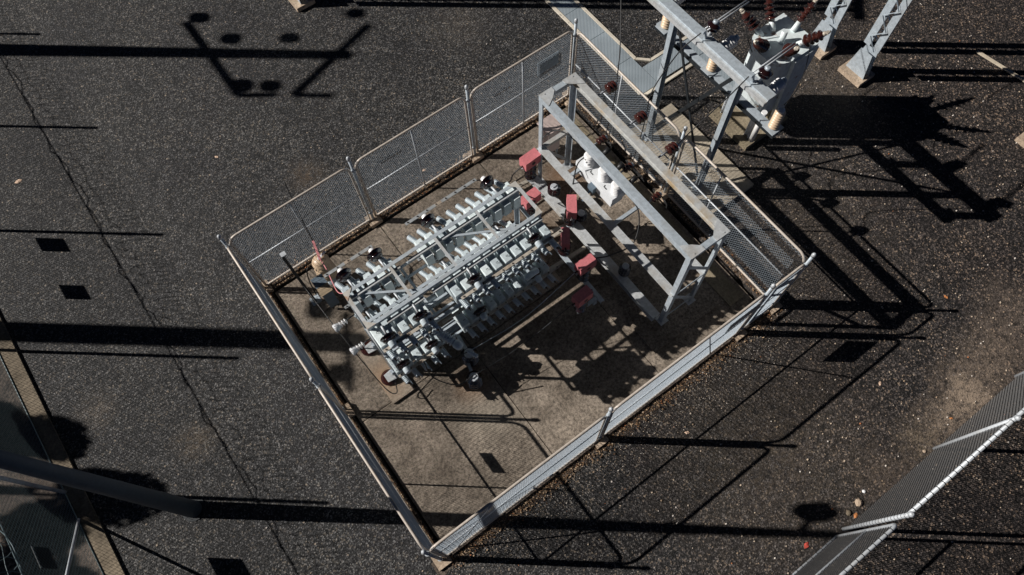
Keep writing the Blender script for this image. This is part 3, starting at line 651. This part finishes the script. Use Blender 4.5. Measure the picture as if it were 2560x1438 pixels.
for v, l in ((4.55, 'farthest'), (3.72, 'middle'), (2.88, 'nearest')):
    cable([(7.40, v, 2.86), (7.42, v + .02, 2.3), (7.30, v - .02, 1.5)], .010, 'thin cable dropping between the two %s cup insulators' % l)
    cable([(7.27, v, 1.45), (7.25, v - .25, 1.40), (7.09, v - .42 + .02, 1.58)], .012, 'black cable from the low %s cup insulator to a black boot' % l)
cable([(6.55, 4.15, 1.9), (6.3, 4.2, 1.75), (6.08, 4.05, 1.4), (6.0, 4.02, 1.1)], .014, 'black cable curving from the left white bushing to the middle red box')
cable([(6.55, 3.3, 1.9), (6.55, 2.7, 1.75), (6.2, 2.35, 1.4), (5.8, 2.5, 1.1), (5.50, 2.61, 1.15)], .014, 'long black cable looping from the right white bushing to the bright red box')
cable([(5.68, 5.17, 1.05), (5.45, 5.2, .9), (5.2, 5.0, 1.1), (4.9, 5.1, 1.3), (4.28, 4.69, 2.5)], .013, 'black cable from the far red box to the grey busbar behind the rack')
cable([(6.07, 5.2, 1.1), (6.3, 5.3, 1.35), (6.6, 5.15, 1.5), (6.57, 4.4, 1.85)], .012, 'black cable arching from the far red box over the cross beam')
cable([(2.56, 2.72, .56), (3.8, 2.62, .62), (5.02, 2.61, 1.14)], .008, 'pale taut wire from the capped insulator to the bright red box', 'galv')
cable([(2.36, 2.28, .55), (3.4, 2.2, .6), (4.58, 2.13, 1.14)], .006, 'thin shaded wire running to the lowest red box', 'dark')
cable([(2.55, 2.72, .56), (2.2, 2.75, .75), (2.0, 2.9, 1.0)], .012, 'short black cable from the capped insulator back to the rack')
cable([(2.35, 2.28, .56), (2.0, 2.3, .6), (1.7, 2.6, .9), (1.7, 2.8, 1.38)], .012, 'black cable drooping from the lowest capped insulator')

# ------------------------------------------------------------------ kiosk corner
t = thing('channel_post', (.74, 5.68, 0), 'tall dark steel channel post with a bright top at the left of the slab', 'post')
MB().channel((.74, 5.68, .02), (.74, 5.68, 2.18), .09, .055, .008, (1, 0, 0)).build('shaft', 'dark', t); MB().box((.69, 5.65, 2.18), (.79, 5.74, 2.2)).build('top_cap', 'rail', t); MB().box((.63, 5.6, .02), (.83, 5.8, .035)).build('base', 'galv', t)
t = thing('small_kiosk', (1.0, 5.55, 0), 'small kiosk with half blue, half tan lid beside the dark post', 'kiosk')
MB().box((.89, 5.26, .2), (1.10, 5.66, .86)).build('body', 'bluelid', t)
MB().box((.87, 5.24, .86), (1.12, 5.44, .88)).build('lid', 'tanlid', t); MB().box((.87, 5.445, .86), (1.12, 5.68, .881)).build('lid', 'bluelid', t)
MB().box((.92, 5.3, .02), (.96, 5.34, .2)).box((1.03, 5.58, .02), (1.07, 5.62, .2)).box((.92, 5.58, .02), (.96, 5.62, .2)).box((1.03, 5.3, .02), (1.07, 5.34, .2)).build('leg', 'dark', t)
t = thing('ribbed_insulator', (1.3, 5.95, 0), 'fat tan ribbed conical insulator by the left corner of the rack', 'insulator')
MB().lathe2((1.24, 5.92, .25), (0, 0, 1), [(0, .12)] + [q for i in range(6) for q in ((.06 + i * .1, .13), (.06 + i * .1 + .03, .215 - i * .006), (.06 + i * .1 + .045, .21 - i * .006), (.06 + i * .1 + .07, .14))] + [(.68, .13), (.70, .12), (.705, .02)], 22).build('porcelain', 'tan', t)
MB().lathe((1.24, 5.92, 0), (0, 0, 1), [(0, .14), (.03, .14), (.031, .09), (.25, .09)], 14).build('base', 'galv', t)
MB().lathe((1.24, 5.92, .95), (0, 0, 1), [(0, .03), (.06, .03)], 8).bar((1.24, 5.92, 1.0), (1.42, 5.98, 1.0), .05, .01).build('terminal', 'porcw', t)
t = thing('earthing_bar', (1.25, 5.9, 1.05), 'faded pink bar and thin pink rod running from the tan insulator to the rack', 'bar')
MB().bar((1.34, 6.25, 1.12), (1.25, 5.86, 1.05), .045, .02).build('bar', 'pink', t)
MB().tube(curve([(1.25, 5.88, 1.05), (1.23, 5.35, 1.5), (1.15, 4.6, 2.0), (1.21, 4.14, 2.66)], 6), .009, 6).build('rod', 'pink', t)
cable([(1.34, 6.25, 1.12), (1.4, 6.6, 1.5), (1.5, 7.0, 2.2)], .009, 'thin black lead leaving the pink bar over the fence')
cable([(1.1, 5.9, .75), (.95, 5.95, .85), (.85, 5.85, .6), (.8, 5.7, .2)], .012, 'black lead between the tan insulator and the dark post')
t = thing('cable_with_bells', (.8, 4.4, 1.0), 'x', 'cable')
t['label'] = 'black line dropping past the left end of the rack to the slab'
MB().tube(curve([(.70, 5.66, .95), (.76, 4.50, 1.02), (.80, 3.86, .90), (.88, 3.15, .35), (1.0, 2.95, .3), (1.1, 3.1, .4)], 6), .010, 6).build('line', 'black', t)
def bell(x, y, z, label):
    t = thing('bell_insulator', (x, y, z), label, 'insulator', 'white bell insulators at the left of the rack')
    MB().lathe((x - .05, y, z), (1, .08, 0), [(0, .05), (.01, .085), (.05, .085), (.12, .06), (.14, .03)], 16).build('bell', 'white', t)
    q = MB()
    for k in range(3): q.lathe2((x + .08 + k * .055, y + .01, z), (1, .08, 0), [(0, .025), (.01, .065), (.018, .065), (.045, .025)], 14)
    q.build('sheds', 'porcw', t); MB().tube([(x + .2, y + .02, z), (x + .42, y + .03, z)], .014, 6).build('rod', 'dark', t)
bell(.77, 4.46, 1.0, 'white bell insulator held out from the rack corner, upper of two')
bell(.79, 3.92, .88, 'white bell insulator at the rack corner, lower of two, above brown porcelain')

# ------------------------------------------------------------------ switch structure outside
t = thing('switch_structure', (8.7, 3.8, .1), 'grey steel support with a wide top beam beyond the upper right fence', 'steel structure')
for a, b_ in (((8.68, 4.60, .1), (8.70, 4.66, 3.76)), ((8.70, 2.98, .1), (8.70, 2.98, 3.76))):
    MB().channel(a, b_, .14, .10, .01, (0, 1, 0)).build('leg', 'galv', t)
    MB().box((a[0] - .1, a[1] - .1, .1), (a[0] + .1, a[1] + .1, .115)).build('foot_plate', 'galv', t)
MB().bar((8.72, 4.58, 3.7), (8.72, 3.04, .4), .05, .02, (1, 0, 0)).build('cross_brace', 'dark', t); MB().bar((8.68, 3.02, 3.7), (8.68, 4.55, .4), .07, .02, (1, 0, 0)).build('cross_brace', 'dark', t)
MB().channel((8.69, 2.26, 3.88), (8.69, 6.2, 3.88), .19, .1).build('top_beam', 'galv', t); MB().channel((8.555, 2.26, 3.84), (8.555, 6.2, 3.84), .075, .08, .008).build('top_beam', 'galv2', t)
MB().channel((8.92, 1.98, 3.0), (8.92, 5.15, 3.0), .12, .08).build('lower_beam', 'galv', t); MB().bar((8.82, 1.98, 2.94), (8.82, 5.15, 2.94), .04, .05).build('lower_beam', 'dark', t)
for y in (4.7, 2.9): MB().bar((8.79, y, 2.96), (8.79, y, 3.77), .05, .05).build('hanger', 'galv', t)
def tanins(y, lab):
    t = thing('tan_post_insulator', (8.93, y, 3.0), lab, 'insulator', 'tan post insulators on the lower beam')
    MB().box((8.79, y - .13, 3.0), (9.07, y + .13, 3.02)).build('base', 'galv', t); MB().lathe2((8.93, y, 3.02), (0, 0, 1), sheds(.44, .062, .095, 7), 18).build('porcelain', 'tan', t); MB().lathe((8.93, y, 3.46), (0, 0, 1), [(0, .06), (.05, .06), (.051, .03), (.09, .03)], 10).build('cap', 'galv2', t)
tanins(4.98, 'tan ribbed post insulator under the upper end of the wide beam'); tanins(3.72, 'tan ribbed post insulator half hidden under the middle of the wide beam'); tanins(2.12, 'tan ribbed post insulator with grey cap at the lower end of the beam')
def disc(y, lab):
    t = thing('disc_insulator', (8.74, y, 3.88), lab, 'insulator', 'brown disc insulators on the wide beam')
    MB().tube([(8.74, y, 3.88), (8.79, y, 4.03)], .022, 8).lathe((8.74, y, 3.88), (0, 0, 1), [(0, .06), (.015, .06)], 10).build('pin', 'rail', t)
    MB().lathe2((8.78, y, 3.98), (.3, 0, 1), [(0, .04), (.02, .09), (.03, .105), (.045, .105), (.05, .06), (.08, .07), (.10, .125), (.12, .125), (.14, .08), (.16, .06)], 20).build('porcelain', 'dbrown', t)
    MB().lathe((8.826, y, 4.13), (.3, 0, 1), [(0, .055), (.04, .05), (.05, .03)], 12).build('cap', 'galv', t)
disc(3.86, 'brown disc insulator on the wide beam nearer the top of the picture'); disc(2.62, 'brown disc insulator on the wide beam above the lower end'); disc(5.15, 'brown disc insulator at the frame edge end of the wide beam')
def hins(y, lab):
    t = thing('ribbed_side_insulator', (8.8, y, 3.75), lab, 'insulator', 'pale ribbed insulators beside the wide beam')
    MB().lathe2((8.8, y, 3.72), (1, .05, .05), sheds(.34, .075, .11, 6), 18).build('porcelain', 'porcw', t); MB().lathe((9.14, y + .02, 3.737), (1, .05, .05), [(0, .065), (.08, .055), (.1, .03)], 12).build('cap', 'galv', t)
hins(3.58, 'pale ribbed side insulator beyond the middle of the wide beam'); hins(2.42, 'pale ribbed side insulator beyond the lower end of the wide beam'); hins(4.9, 'pale ribbed side insulator at the top edge of the picture')
def blade(y, lab):
    t = thing('switch_rod', (8.6, y, 4.05), lab, 'switch rod', 'long switch rods')
    MB().tube([(8.57, y - .02, 4.1), (9.62, y + .01, 4.1)], .013, 7).tube([(8.57, y + .03, 4.1), (9.62, y + .06, 4.1)], .013, 7).build('tube', 'rail', t); MB().box((8.53, y - .03, 4.07), (8.6, y + .05, 4.13)).build('clamp', 'galv', t)
    MB().bar((8.60, y, 4.06), (8.66, y, 3.89), .05, .04).build('bracket', 'galv', t)
blade(3.86, 'long pale double-tube switch rod, upper one'); blade(2.70, 'long pale double-tube switch rod ending over the rusty tank')

# ------------------------------------------------------------------ rusty tank
t = thing('oil_tank', (10.87, 3.65, .14), 'tall pale green rust-stained tank with six brown bushings', 'tank')
a0, a1, b0, b1 = 10.36, 11.38, 3.2, 4.1
pr = []
for cx, cy, s, r in ((a1, b1, 0, .03), (a0 + .38, b1 - .38, 90, .38), (a0 + .38, b0 + .38, 180, .38), (a1, b0, 270, .03)):
    if r < .1: pr.append((cx, cy)); continue
    for k in range(7): a = R(s + 15 * k); pr.append((cx + r * math.cos(a), cy + r * math.sin(a)))
def prism(P, z0, z1): n = len(P); return MB().add([(*p, z0) for p in P] + [(*p, z1) for p in P], [tuple(range(n))[::-1], tuple(range(n, 2 * n))] + [(i, (i + 1) % n, n + (i + 1) % n, n + i) for i in range(n)])
prism(pr, .75, 2.44).build('body', 'tank', t)
cx_, cy_ = 10.87, 3.65
prism([(cx_ + (x - cx_) * 1.07, cy_ + (y - cy_) * 1.07) for x, y in pr], 2.441, 2.475).build('lid', 'tank', t)
for x, y in ((10.45, 3.25), (11.3, 3.25), (10.45, 4.0), (11.3, 4.0)): MB().channel((x, y, .14), (x, y, .75), .12, .06, .01, (1, 0, 0)).build('leg', 'white', t)
MB().tube([(10.32, 3.05, .3), (10.32, 3.05, 1.3)], .06, 12).build('pipe', 'porcw', t)
MB().add([(a_, y_, z_) for y_ in (3.12, 3.195) for a_, z_ in ((10.98, .14), (11.2, .14), (11.40, 2.43), (10.75, 2.43))], [(0, 1, 2, 3), (7, 6, 5, 4), (0, 4, 5, 1), (1, 5, 6, 2), (2, 6, 7, 3), (3, 7, 4, 0)]).build('side_panel', 'tank', t)
for k, (dx_, dy_) in enumerate(((-.42, .75), (.13, .62), (.78, .1), (.3, -.52), (-.3, -.45), (-.72, 0.05))):
    d = Vector((dx_, dy_, .72)).normalized(); p = Vector((cx_ + dx_ * .45, cy_ + dy_ * .45, 2.47))
    bt = MB().tube([p, p + d * .22], .055, 10).build('turret', 'tank', t)
    MB().lathe2(p + d * .2, d, [(0, .06)] + [q for i in range(4) for q in ((.03 + i * .095, .055), (.03 + i * .095 + .03, .125 - .008 * i), (.03 + i * .095 + .04, .125 - .008 * i), (.03 + i * .095 + .05, .055))] + [(.42, .05)], 18).build('bushing', 'brown', t)
    MB().lathe(p + d * .62, d, [(0, .045), (.04, .045), (.041, .02), (.14, .02)], 9).box(p + d * .7 - Vector((.03, .03, .02)), p + d * .7 + Vector((.03, .03, .02))).build('terminal', 'bus', t)
MB().tube([(cx_ - .02, cy_ - .02, 2.47), (cx_ + .02, cy_ + .02, 2.72)], .06, 12).build('vent_pipe', 'tank', t)
MB().lathe2((10.34, 3.75, 1.75), (-1, 0, .1), [(0, .06), (.06, .06), (.061, .085), (.09, .085), (.091, .03), (.12, .03)], 12).build('valve', 'bus', t)
cable([(11.75, 3.75, 3.15), (12.4, 3.9, 3.4), (13.2, 4.2, 4.2), (14.0, 4.7, 5.4)], .012, 'black cable from the right bushing of the rusty tank towards the lattice columns')
cable([(10.4, 4.2, 3.0), (10.3, 4.1, 2.7), (10.25, 3.8, 2.45)], .01, 'thin black lead hanging at the upper left bushing of the tank')
cable([(11.0, 3.2, 3.0), (10.95, 3.0, 2.4), (10.2, 2.6, 2.6), (9.0, 2.15, 3.55)], .009, 'thin black lead from the tank down to the lower beam')

# ------------------------------------------------------------------ lattice columns
def column(x, y, label, h=9, top=False, rz=0):
    t = thing('lattice_column', (x, y, 0), label, 'steel column', 'latticed steel columns')
    s = .13
    def L(p): c = Vector((x, y, 0)); return Matrix.Rotation(rz, 3, 'Z') @ (Vector(p) - c) + c
    for sx in (-1, 1):
        MB().bar(L((x + sx * s, y, .9)), L((x + sx * s, y, h)), .05, .16, (0, 1, 0)).build('chord', 'galv', t)
    q = MB(); z = .9; k = 1
    while z < h - .3:
        for yy in (-.08, .08): q.bar(L((x - k * s, y + yy, z)), L((x + k * s, y + yy, z + .3)), .03, .008, (0, 1, 0))
        z += .3; k = -k
    q.build('lacing', 'galv', t)
    g_ = MB()
    for yy in (-.09, .09):
        P = [(-.26, .12), (.26, .12), (.16, .8), (-.16, .8)]
        for o in (0,): g_.add([L((x + a, y + yy + e, z)) for e in (-.006, .006) for a, z in P], [(0, 1, 2, 3), (7, 6, 5, 4), (0, 4, 5, 1), (1, 5, 6, 2), (2, 6, 7, 3), (3, 7, 4, 0)])
    g_.build('gusset', 'galv', t)
    MB().box((x - .32, y - .25, -.05), (x + .32, y + .25, .12), rz, (x, y, 0)).build('footing', 'footing', t)
    if top: MB().bar((x + .3, y + .3, h), (x - .3, y - .3, h), .14, .14).build('crossarm', 'galv', t)
    return t
column(13.70, 3.03, 'latticed steel column on a concrete footing, lower of the two at upper right', 9, rz=1.57)
column(13.6, 4.12, 'latticed steel column on a concrete footing, behind the rusty tank', 9, rz=1.57)
column(4.55, 12.98, 'steel column foot at the top edge left of centre', 9, True, rz=1.57)
tag(MB().box((15.1, -1.0, -.05), (15.9, -.35, .12)).build('footing_block', 'footing'), 'pale concrete footing cut by the right picture edge', 'footing')
tag(MB().bar((16.35, 1.75, .06), (16.55, .4, .06), .06, .04).build('timber_stick', 'pad'), 'pale stick lying on the asphalt at upper right', 'stick')

# ------------------------------------------------------------------ perimeter fence (left)
FU = -5.0
tt = thing('perimeter_fence', (FU, 5, 0), 'tall chain-link perimeter fence with wires on top along the kerb, lower left', 'fence')
chain(Vector((FU, -6, 0)), Vector((0, 1, 0)), 26, .05, 2.35, .085, .0026).build('mesh', 'tealwire', tt)
q = MB()
for z in (.06, 2.35): q.tube([(FU, -12, z), (FU, 30, z)], .012 if z < 1 else .011, 5)
for z, rr in ((2.6, .006), (2.85, .004), (3.1, .004)):
    q.tube([(FU + (.05 * math.sin(i * 1.7) + .03 * math.sin(i * 4.1)) * (1 if z < 2.7 else .2), -12 + i * .25, z + .03 * math.sin(i * 2.3)) for i in range(170)], rr, 4)
q.tube([(FU + .04 * math.sin(i * 1.3) + .02 * math.sin(i * 3.7), -12 + i * .2, 2.37 + .012 * math.sin(i * 2.9) + .05 * math.sin(i * .31)) for i in range(210)], .010, 5)
q.build('rail_wire', 'tealwire', tt)
rz_ = MB(); pts = []
for i in range(1500): a = i * .42; pts.append((FU + .16 * math.cos(a), -3 + i * .016, 2.74 + .27 * math.sin(a)))
rz_.tube(pts, .006, 3, False, False); rz_.build('coiled_wire', 'tealwire', tt)
for k, v in enumerate((-5.28, -1.80, 1.68, 5.16, 8.64, 12.12, 15.6, 19.1)):
    name_ = ('beside the big dark pole' if v == 5.16 else None)
    t = thing('perimeter_post', (FU, v, 0), 'perimeter fence post %s' % (name_ or 'outside the picture, number %d from the near end of the kerb' % (k + 1)), 'fence post', 'perimeter fence posts')
    if not name_: t['label'] = 'perimeter fence post whose straight shadow lies across the left asphalt'
    MB().tube([(FU, v, 0), (FU, v, 3.23)], .035, 8).build('pole', 'rail', t)
for v0, u_ in ((4.55, 'sole'),):
    tag(MB().tube([(FU + .02, v0, .05), (FU + .02, v0 - 2.3, 2.3)], .026, 8).build('fence_stay', 'rail'), 'slanted pipe stay of the perimeter fence at lower left', 'pipe')
for (v, z, h, l) in ((11.74, 1.55, .42, 'sign on the perimeter fence casting the slanted shadow highest at the left'), (10.35, 1.5, .36, 'sign on the perimeter fence casting the second slanted shadow'), (3.66, 1.58, .42, 'sign on the perimeter fence casting the shadow at the bottom edge')):
    sign('sign', (FU - .02, v - .2), (FU - .02, v + .2), z - h / 2, z + h / 2, l, mat='dark')
# big pole
t = thing('steel_pole', (-3.2, 3.45, 0), 'big dark round steel pole leaning across the lower left of the picture', 'pole')
MB().tube([(-3.2, 3.45, 0), (-3.2, 3.45, 7.8)], [.155, .075], 20).build('shaft', 'pole', t)
MB().lathe((-3.2, 3.45, 0), (0, 0, 1), [(0, .22), (.02, .22)], 16).build('base', 'dark', t)
def vp(base, z, tt): return Vector((base[0] + .625 * tt, base[1] + .78 * tt, z))
pb = (-3.2, 3.45)
MB().tube([vp(pb, 7.2, 0), vp(pb, 7.6, .55)], .05, 8).build('bracket', 'pole', t)
MB().lathe(vp(pb, 7.2, .38), (.75, -.6, .15), [(0, .06), (.15, .16), (.35, .18), (.55, .1), (.6, .02)], 14).build('lamp_head', 'pole', t)
# off-frame power poles that throw the long shadows
def power_pole(base, h, r0, r1, segs, discs, label):
    t = thing('power_pole', (*base, 0), label, 'pole', 'tall poles beyond the perimeter fence')
    MB().tube([(*base, 0), (*base, h)], [r0, r1], 14).build('shaft', 'pole', t)
    q = MB()
    for (t0, z0, t1, z1, wd) in segs: q.bar(vp(base, z0, t0), vp(base, z1, t1), wd, wd)
    if segs: q.build('crossarm', 'pole', t)
    for (tt_, z, rr) in discs:
        MB().lathe(vp(base, z - .12, tt_), (0, 0, 1), [(0, rr * .6), (.05, rr), (.2, rr), (.25, rr * .5)], 12).build('insulator', 'dbrown', t)
power_pole((-7.0, 20.06), 9.74, .23, .14, [(.95, 7.0, -1.24, 8.15, .11), (-1.24, 8.15, -1.2, 8.72, .1), (.95, 10.0, -1.2, 9.0, .11), (-1.2, 9.0, -1.2, 9.6, .1)],
           [(1.1, 7.2, .17), (.45, 7.8, .17), (.5, 8.75, .16), (-.95, 8.15, .2), (-.95, 8.6, .17), (1.3, 9.75, .16)], 'tall pole with crossarms whose shadow crosses the upper left')
power_pole((-10.9, 13.9), 10.0, .24, .22, [(-1.0, 9.9, .65, 9.7, .08)], [(.68, 9.35, .2), (-.64, 9.75, .2)], 'tall pole whose broad shadow reaches the capacitor rack')
# tree beyond the fence (soft shadows near the pole)
def tree(x, y, h, clumps, label):
    t = thing('tree', (x, y, 0), label, 'tree')
    tr_ = MB().tube([(x, y, 0), (x + .1, y, h * .4), (x, y + .1, h * .8)], [.2, .14, .05], 10)
    lf = MB()
    for (cx, cy, cz, r) in clumps:
        tr_.tube([(x, y, h * .45), (cx, cy, cz)], [.07, .02], 6)
        for i in range(int(2600 * r)):
            d = Vector((random.gauss(0, 1), random.gauss(0, 1), random.gauss(0, 1))).normalized() * r * random.random() ** .45
            p = Vector((cx, cy, cz)) + d; a = Vector((random.random() - .5, random.random() - .5, random.random() - .5)).normalized(); b_ = a.cross(Vector((.3, .5, .8))).normalized(); s = .075
            lf.add([p - a * s, p + b_ * s * .6, p + a * s, p - b_ * s * .6], [(0, 1, 2, 3)])
    tr_.build('trunk', 'bark', t); lf.build('crown', 'leaves', t)
sv = Vector((1.19, -.955))
cl = []
for gx, gy, z, r in ((-4.85, 6.35, 6.6, .42), (-4.7, 6.0, 6.4, .3), (-4.2, 4.45, 5.8, .5), (-4.55, 4.9, 6.0, .4), (-5.7, 7.3, 6.8, .45), (-5.4, 6.6, 6.6, .3), (-5.5, 4.8, 6.0, .5), (-6.1, 4.3, 6.0, .55), (-6.3, 3.3, 6.0, .5), (-5.6, 3.6, 5.9, .35), (-6.8, 6.2, 6.6, .4)):
    cl.append((gx - sv.x * z, gy - sv.y * z, z, r))
tree(-12.6, 11.2, 7.5, cl, 'leafy tree beyond the perimeter fence at lower left')

# ------------------------------------------------------------------ lower right fence and gate
FV = -3.86
t = thing('chain_link_fence', (8.5, FV, 0), 'chain-link fence with shining top rail in the lower right corner', 'fence')
A = Vector((6.05, FV, 0)); dx = Vector((1, 0, 0))
chain(A, dx, 10.5, .05, 2.4, .085, .0046).build('mesh', 'black', t)
MB().tube([(6.05, FV, 2.42), (17, FV, 2.42)], .032, 10).build('top_rail', 'rail', t)
rg = MB(); x = 6.2
while x < 12: rg.lathe((x, FV, 2.42), (1, 0, 0), [(0, .036), (.012, .036)], 8); x += .13
rg.build('tie_wire', 'black', t)
for x, l in ((6.08, 'corner post wound with black wire where fence and gate meet, lower right'), (8.47, 'pale fence post rising to the shining rail, lower right'), (10.78, 'pale fence post at the right picture edge')):
    q = thing('boundary_post', (x, FV, 0), l, 'fence post', 'posts of the lower right fence')
    MB().tube([(x, FV, 0), (x, FV, 2.5 if x > 7 else 2.55)], .036, 12).build('pole', 'rail', q); MB().lathe((x, FV, 2.5), (0, 0, 1), [(0, .045), (.04, .045), (.07, .02)], 10).build('cap', 'rail', q)
    if x < 7:
        rg = MB(); z = .5
        while z < 2.45: rg.lathe((x, FV, z), (0, 0, 1), [(0, .039), (.01, .039)], 10); z += .11
        rg.build('tie_wire', 'black', q)
t = thing('gate', (4.5, FV - .02, 0), 'chain-link gate leaf with rounded pipe frame at the bottom right', 'gate')
GA = Vector((2.5, FV, 0)); pts = round_rect(GA, dx, 3.36, .1, 2.42, .12)
MB().tube(pts, .028, 10).tube([GA + Vector((0, 0, .1)), GA + dx * 3.36 + Vector((0, 0, .1))], .026, 10).build('frame', 'rail', t)
MB().tube([GA + Vector((0, 0, 1.35)), GA + dx * 3.36 + Vector((0, 0, 1.35))], .022, 8).build('middle_rail', 'rail', t)
chain(GA, dx, 3.36, .1, 2.4, .085, .0046).build('mesh', 'black', t)
rg = MB(); x = 2.6
while x < 5.8: rg.lathe((x, FV, 2.42), (1, 0, 0), [(0, .032), (.012, .032)], 8).lathe((x, FV, .1), (1, 0, 0), [(0, .030), (.012, .030)], 8); x += .12
rg.build('tie_wire', 'black', t)

# capacitor rack parts enlarged about the camera position, lowering them until their shadow fits
for o in list(COL.objects):
    if o.parent is None and o.name.split('.')[0] in ('capacitor_rack', 'capacitor', 'standoff_insulator', 'busbar', 'voltage_transformer'):
        L0 = o.location.copy(); o.location = (L0.x * 1.025 - .023, L0.y * 1.025 + .036, L0.z * 1.025 - .345); o.scale = (1.025,) * 3
# ------------------------------------------------------------------ litter and pebbles
def scatter(name, mat, label, n, fn, smin, smax, flat=True):
    vs = []; fs = []; tn = []
    for _ in range(n):
        x, y, z = fn(); s = random.uniform(smin, smax); a = random.random() * 6.28; t_ = random.random()
        k = len(vs)
        if flat:
            e1 = Vector((math.cos(a), math.sin(a), random.uniform(-.4, .4))) * s; e2 = Vector((-math.sin(a), math.cos(a), random.uniform(-.5, .5))) * s * random.uniform(.3, .7); p = Vector((x, y, z + s * .5))
            vs += [p - e1, p - e2, p + e1, p + e2]; fs.append((k, k + 1, k + 2, k + 3)); tn.append(t_)
        else:
            for h, r in ((0, 1), (.45, .95), (.8, .5)):
                for q in range(5): b_ = a + q * 1.2566; rr = s * r * random.uniform(.75, 1.1); vs.append(Vector((x + math.cos(b_) * rr, y + math.sin(b_) * rr * .8, z + h * s)))
            for j in range(2):
                for q in range(5): fs.append((k + j * 5 + q, k + j * 5 + (q + 1) % 5, k + (j + 1) * 5 + (q + 1) % 5, k + (j + 1) * 5 + q)); tn.append(t_)
            fs.append(tuple(k + 10 + q for q in range(5))); tn.append(t_)
    me = bpy.data.meshes.new(name); me.from_pydata([tuple(v) for v in vs], [], fs); at = me.attributes.new('tint', 'FLOAT', 'FACE'); at.data.foreach_set('value', tn)
    me.materials.append(M[mat]); o = bpy.data.objects.new(name, me); COL.objects.link(o); return tag(o, label, None, None, 'stuff')
def f_strip():
    r = random.random()
    if r < .33: return (random.uniform(.1, 8.0), 6.44 + abs(random.gauss(0, .12)) * 1.0, .012) if random.random() < .9 else (random.uniform(.1, 8), 6.40, -.1)
    if r < .55: return (.07 - abs(random.gauss(0, .06)), random.uniform(0, 6.4), .012)
    if r < .85: return (random.uniform(.1, 8.2), -.05 - abs(random.gauss(0, .12)), .012)
    return (random.uniform(8.0, 8.25), random.uniform(.1, 6.4), .012)
scatter('leaf_litter', 'litter', 'brown and orange leaf litter along the foot of the compound fence', 9000, f_strip, .010, .028)
def f_gap():
    r = random.random()
    if r < .5: return (random.uniform(.1, 8), 6.41, -.12)
    return (.11, random.uniform(.1, 6.3), -.12)
def f_peb():
    while 1:
        x, y = random.uniform(-3, 17), random.uniform(-6, 14)
        if -.2 < x < 8.3 and -.1 < y < 6.8: continue
        if -.4 < (x - y) * .09 + random.random() * .5: 
            if random.random() < max(.06, min(1, (x - y + 2) * .07)): return (x, y, 0)
scatter('pebbles', 'pebble', 'pale loose pebbles scattered over the asphalt', 1500, f_peb, .008, .024, False)
def f_rim():
    r = random.random()
    if r < .5: return (random.uniform(-.1, 8.3), -.15 - abs(random.gauss(0, .35)), 0)
    if r < .8: return (random.uniform(0, 8), 6.6 + abs(random.gauss(0, .25)), 0)
    return (8.2 + abs(random.gauss(0, .3)), random.uniform(-.3, 6.5), 0)
scatter('gravel', 'pebble', 'light gravel gathered round the outside of the compound fence', 2400, f_rim, .005, .012, False)
def rock(x, y, r, lab, mat='footing'):
    b = MB(); random.seed(int(x * 100)); n = 9
    prof_ = [(0, .9), (.3, 1.), (.6, .8), (.8, .4)]
    vs = [(x + math.cos(6.283 * k / n) * r * q * random.uniform(.8, 1.15), y + math.sin(6.283 * k / n) * r * q * random.uniform(.8, 1.15), h * r) for h, q in prof_ for k in range(n)]
    b.add(vs, [(i * n + k, i * n + (k + 1) % n, (i + 1) * n + (k + 1) % n, (i + 1) * n + k) for i in range(3) for k in range(n)] + [tuple(3 * n + k for k in range(n))]); return tag(b.build('stone', mat), lab, 'stone', 'loose stones')
rock(5.2, 6.68, .07, 'rounded pale stone at the foot of the third post, upper left side'); rock(7.9, 6.40, .09, 'orange-brown stone inside the top corner of the compound')
rock(8.28, -3.78, .035, 'small orange stone at the foot of the pale post, lower right'); rock(6.62, -3.7, .07, 'pinkish rock beside the round shadow, lower right'); rock(6.35, -3.72, .05, 'brown rock next to the orange leaf, lower right', 'kerb')
rock(6.85, -3.62, .035, 'small white stone above the pinkish rock, lower right', 'porcw')

def leaf(x, y, r, lab, mat, z=.004):
    b = MB(); n = 8; a0 = x * 3
    vs = [(x, y, z + .012)] + [(x + math.cos(a0 + 6.283 * k / n) * r * (1 if k % 4 == 0 else .55 + .1 * (k % 3)), y + math.sin(a0 + 6.283 * k / n) * r * (1 if k % 4 == 0 else .6), z + .006 * (k % 3)) for k in range(n)]
    b.add(vs, [(0, 1 + k, 1 + (k + 1) % n) for k in range(n)]); return tag(b.build('fallen_leaf', mat), lab, 'leaf', 'fallen leaves')
M['leafpale'] = plain('pale_dry_leaf', (.62, .44, .32), .8); M['leaforange'] = plain('orange_dry_leaf', (.50, .20, .07), .8); M['leafred'] = plain('red_dry_leaf', (.45, .06, .04), .8)
for x, y, r_, l, mt in ((-3.18, 12.25, .09, 'pale curled dry leaf lying alone on the left asphalt', 'leafpale'), (11.0, -1.95, .05, 'orange leaf on open asphalt right of the sign shadow', 'leaforange'),
                        (6.42, -3.82, .06, 'orange leaf beside the rocks, lower right', 'leaforange'), (5.35, -3.66, .07, 'red leaf at the foot of the gate', 'leafred'), (9.15, -3.66, .035, 'small orange leaf at the fence line, lower right', 'leaforange'),
                        (4.25, 6.95, .05, 'pale orange leaf behind the middle fence panel', 'leafpale'), (3.06, 6.62, .06, 'red scrap in the litter near the second post', 'leafred'), (5.0, -.9, .05, 'pale leaf among gravel below the long panel', 'leafpale'), (8.6, -2.4, .05, 'thin pale leaf on open asphalt, lower right', 'leafpale'), (.7, 10.1, .05, 'pale sliver of leaf on the upper left asphalt', 'leafpale')):
    leaf(x, y, r_, l, mt)
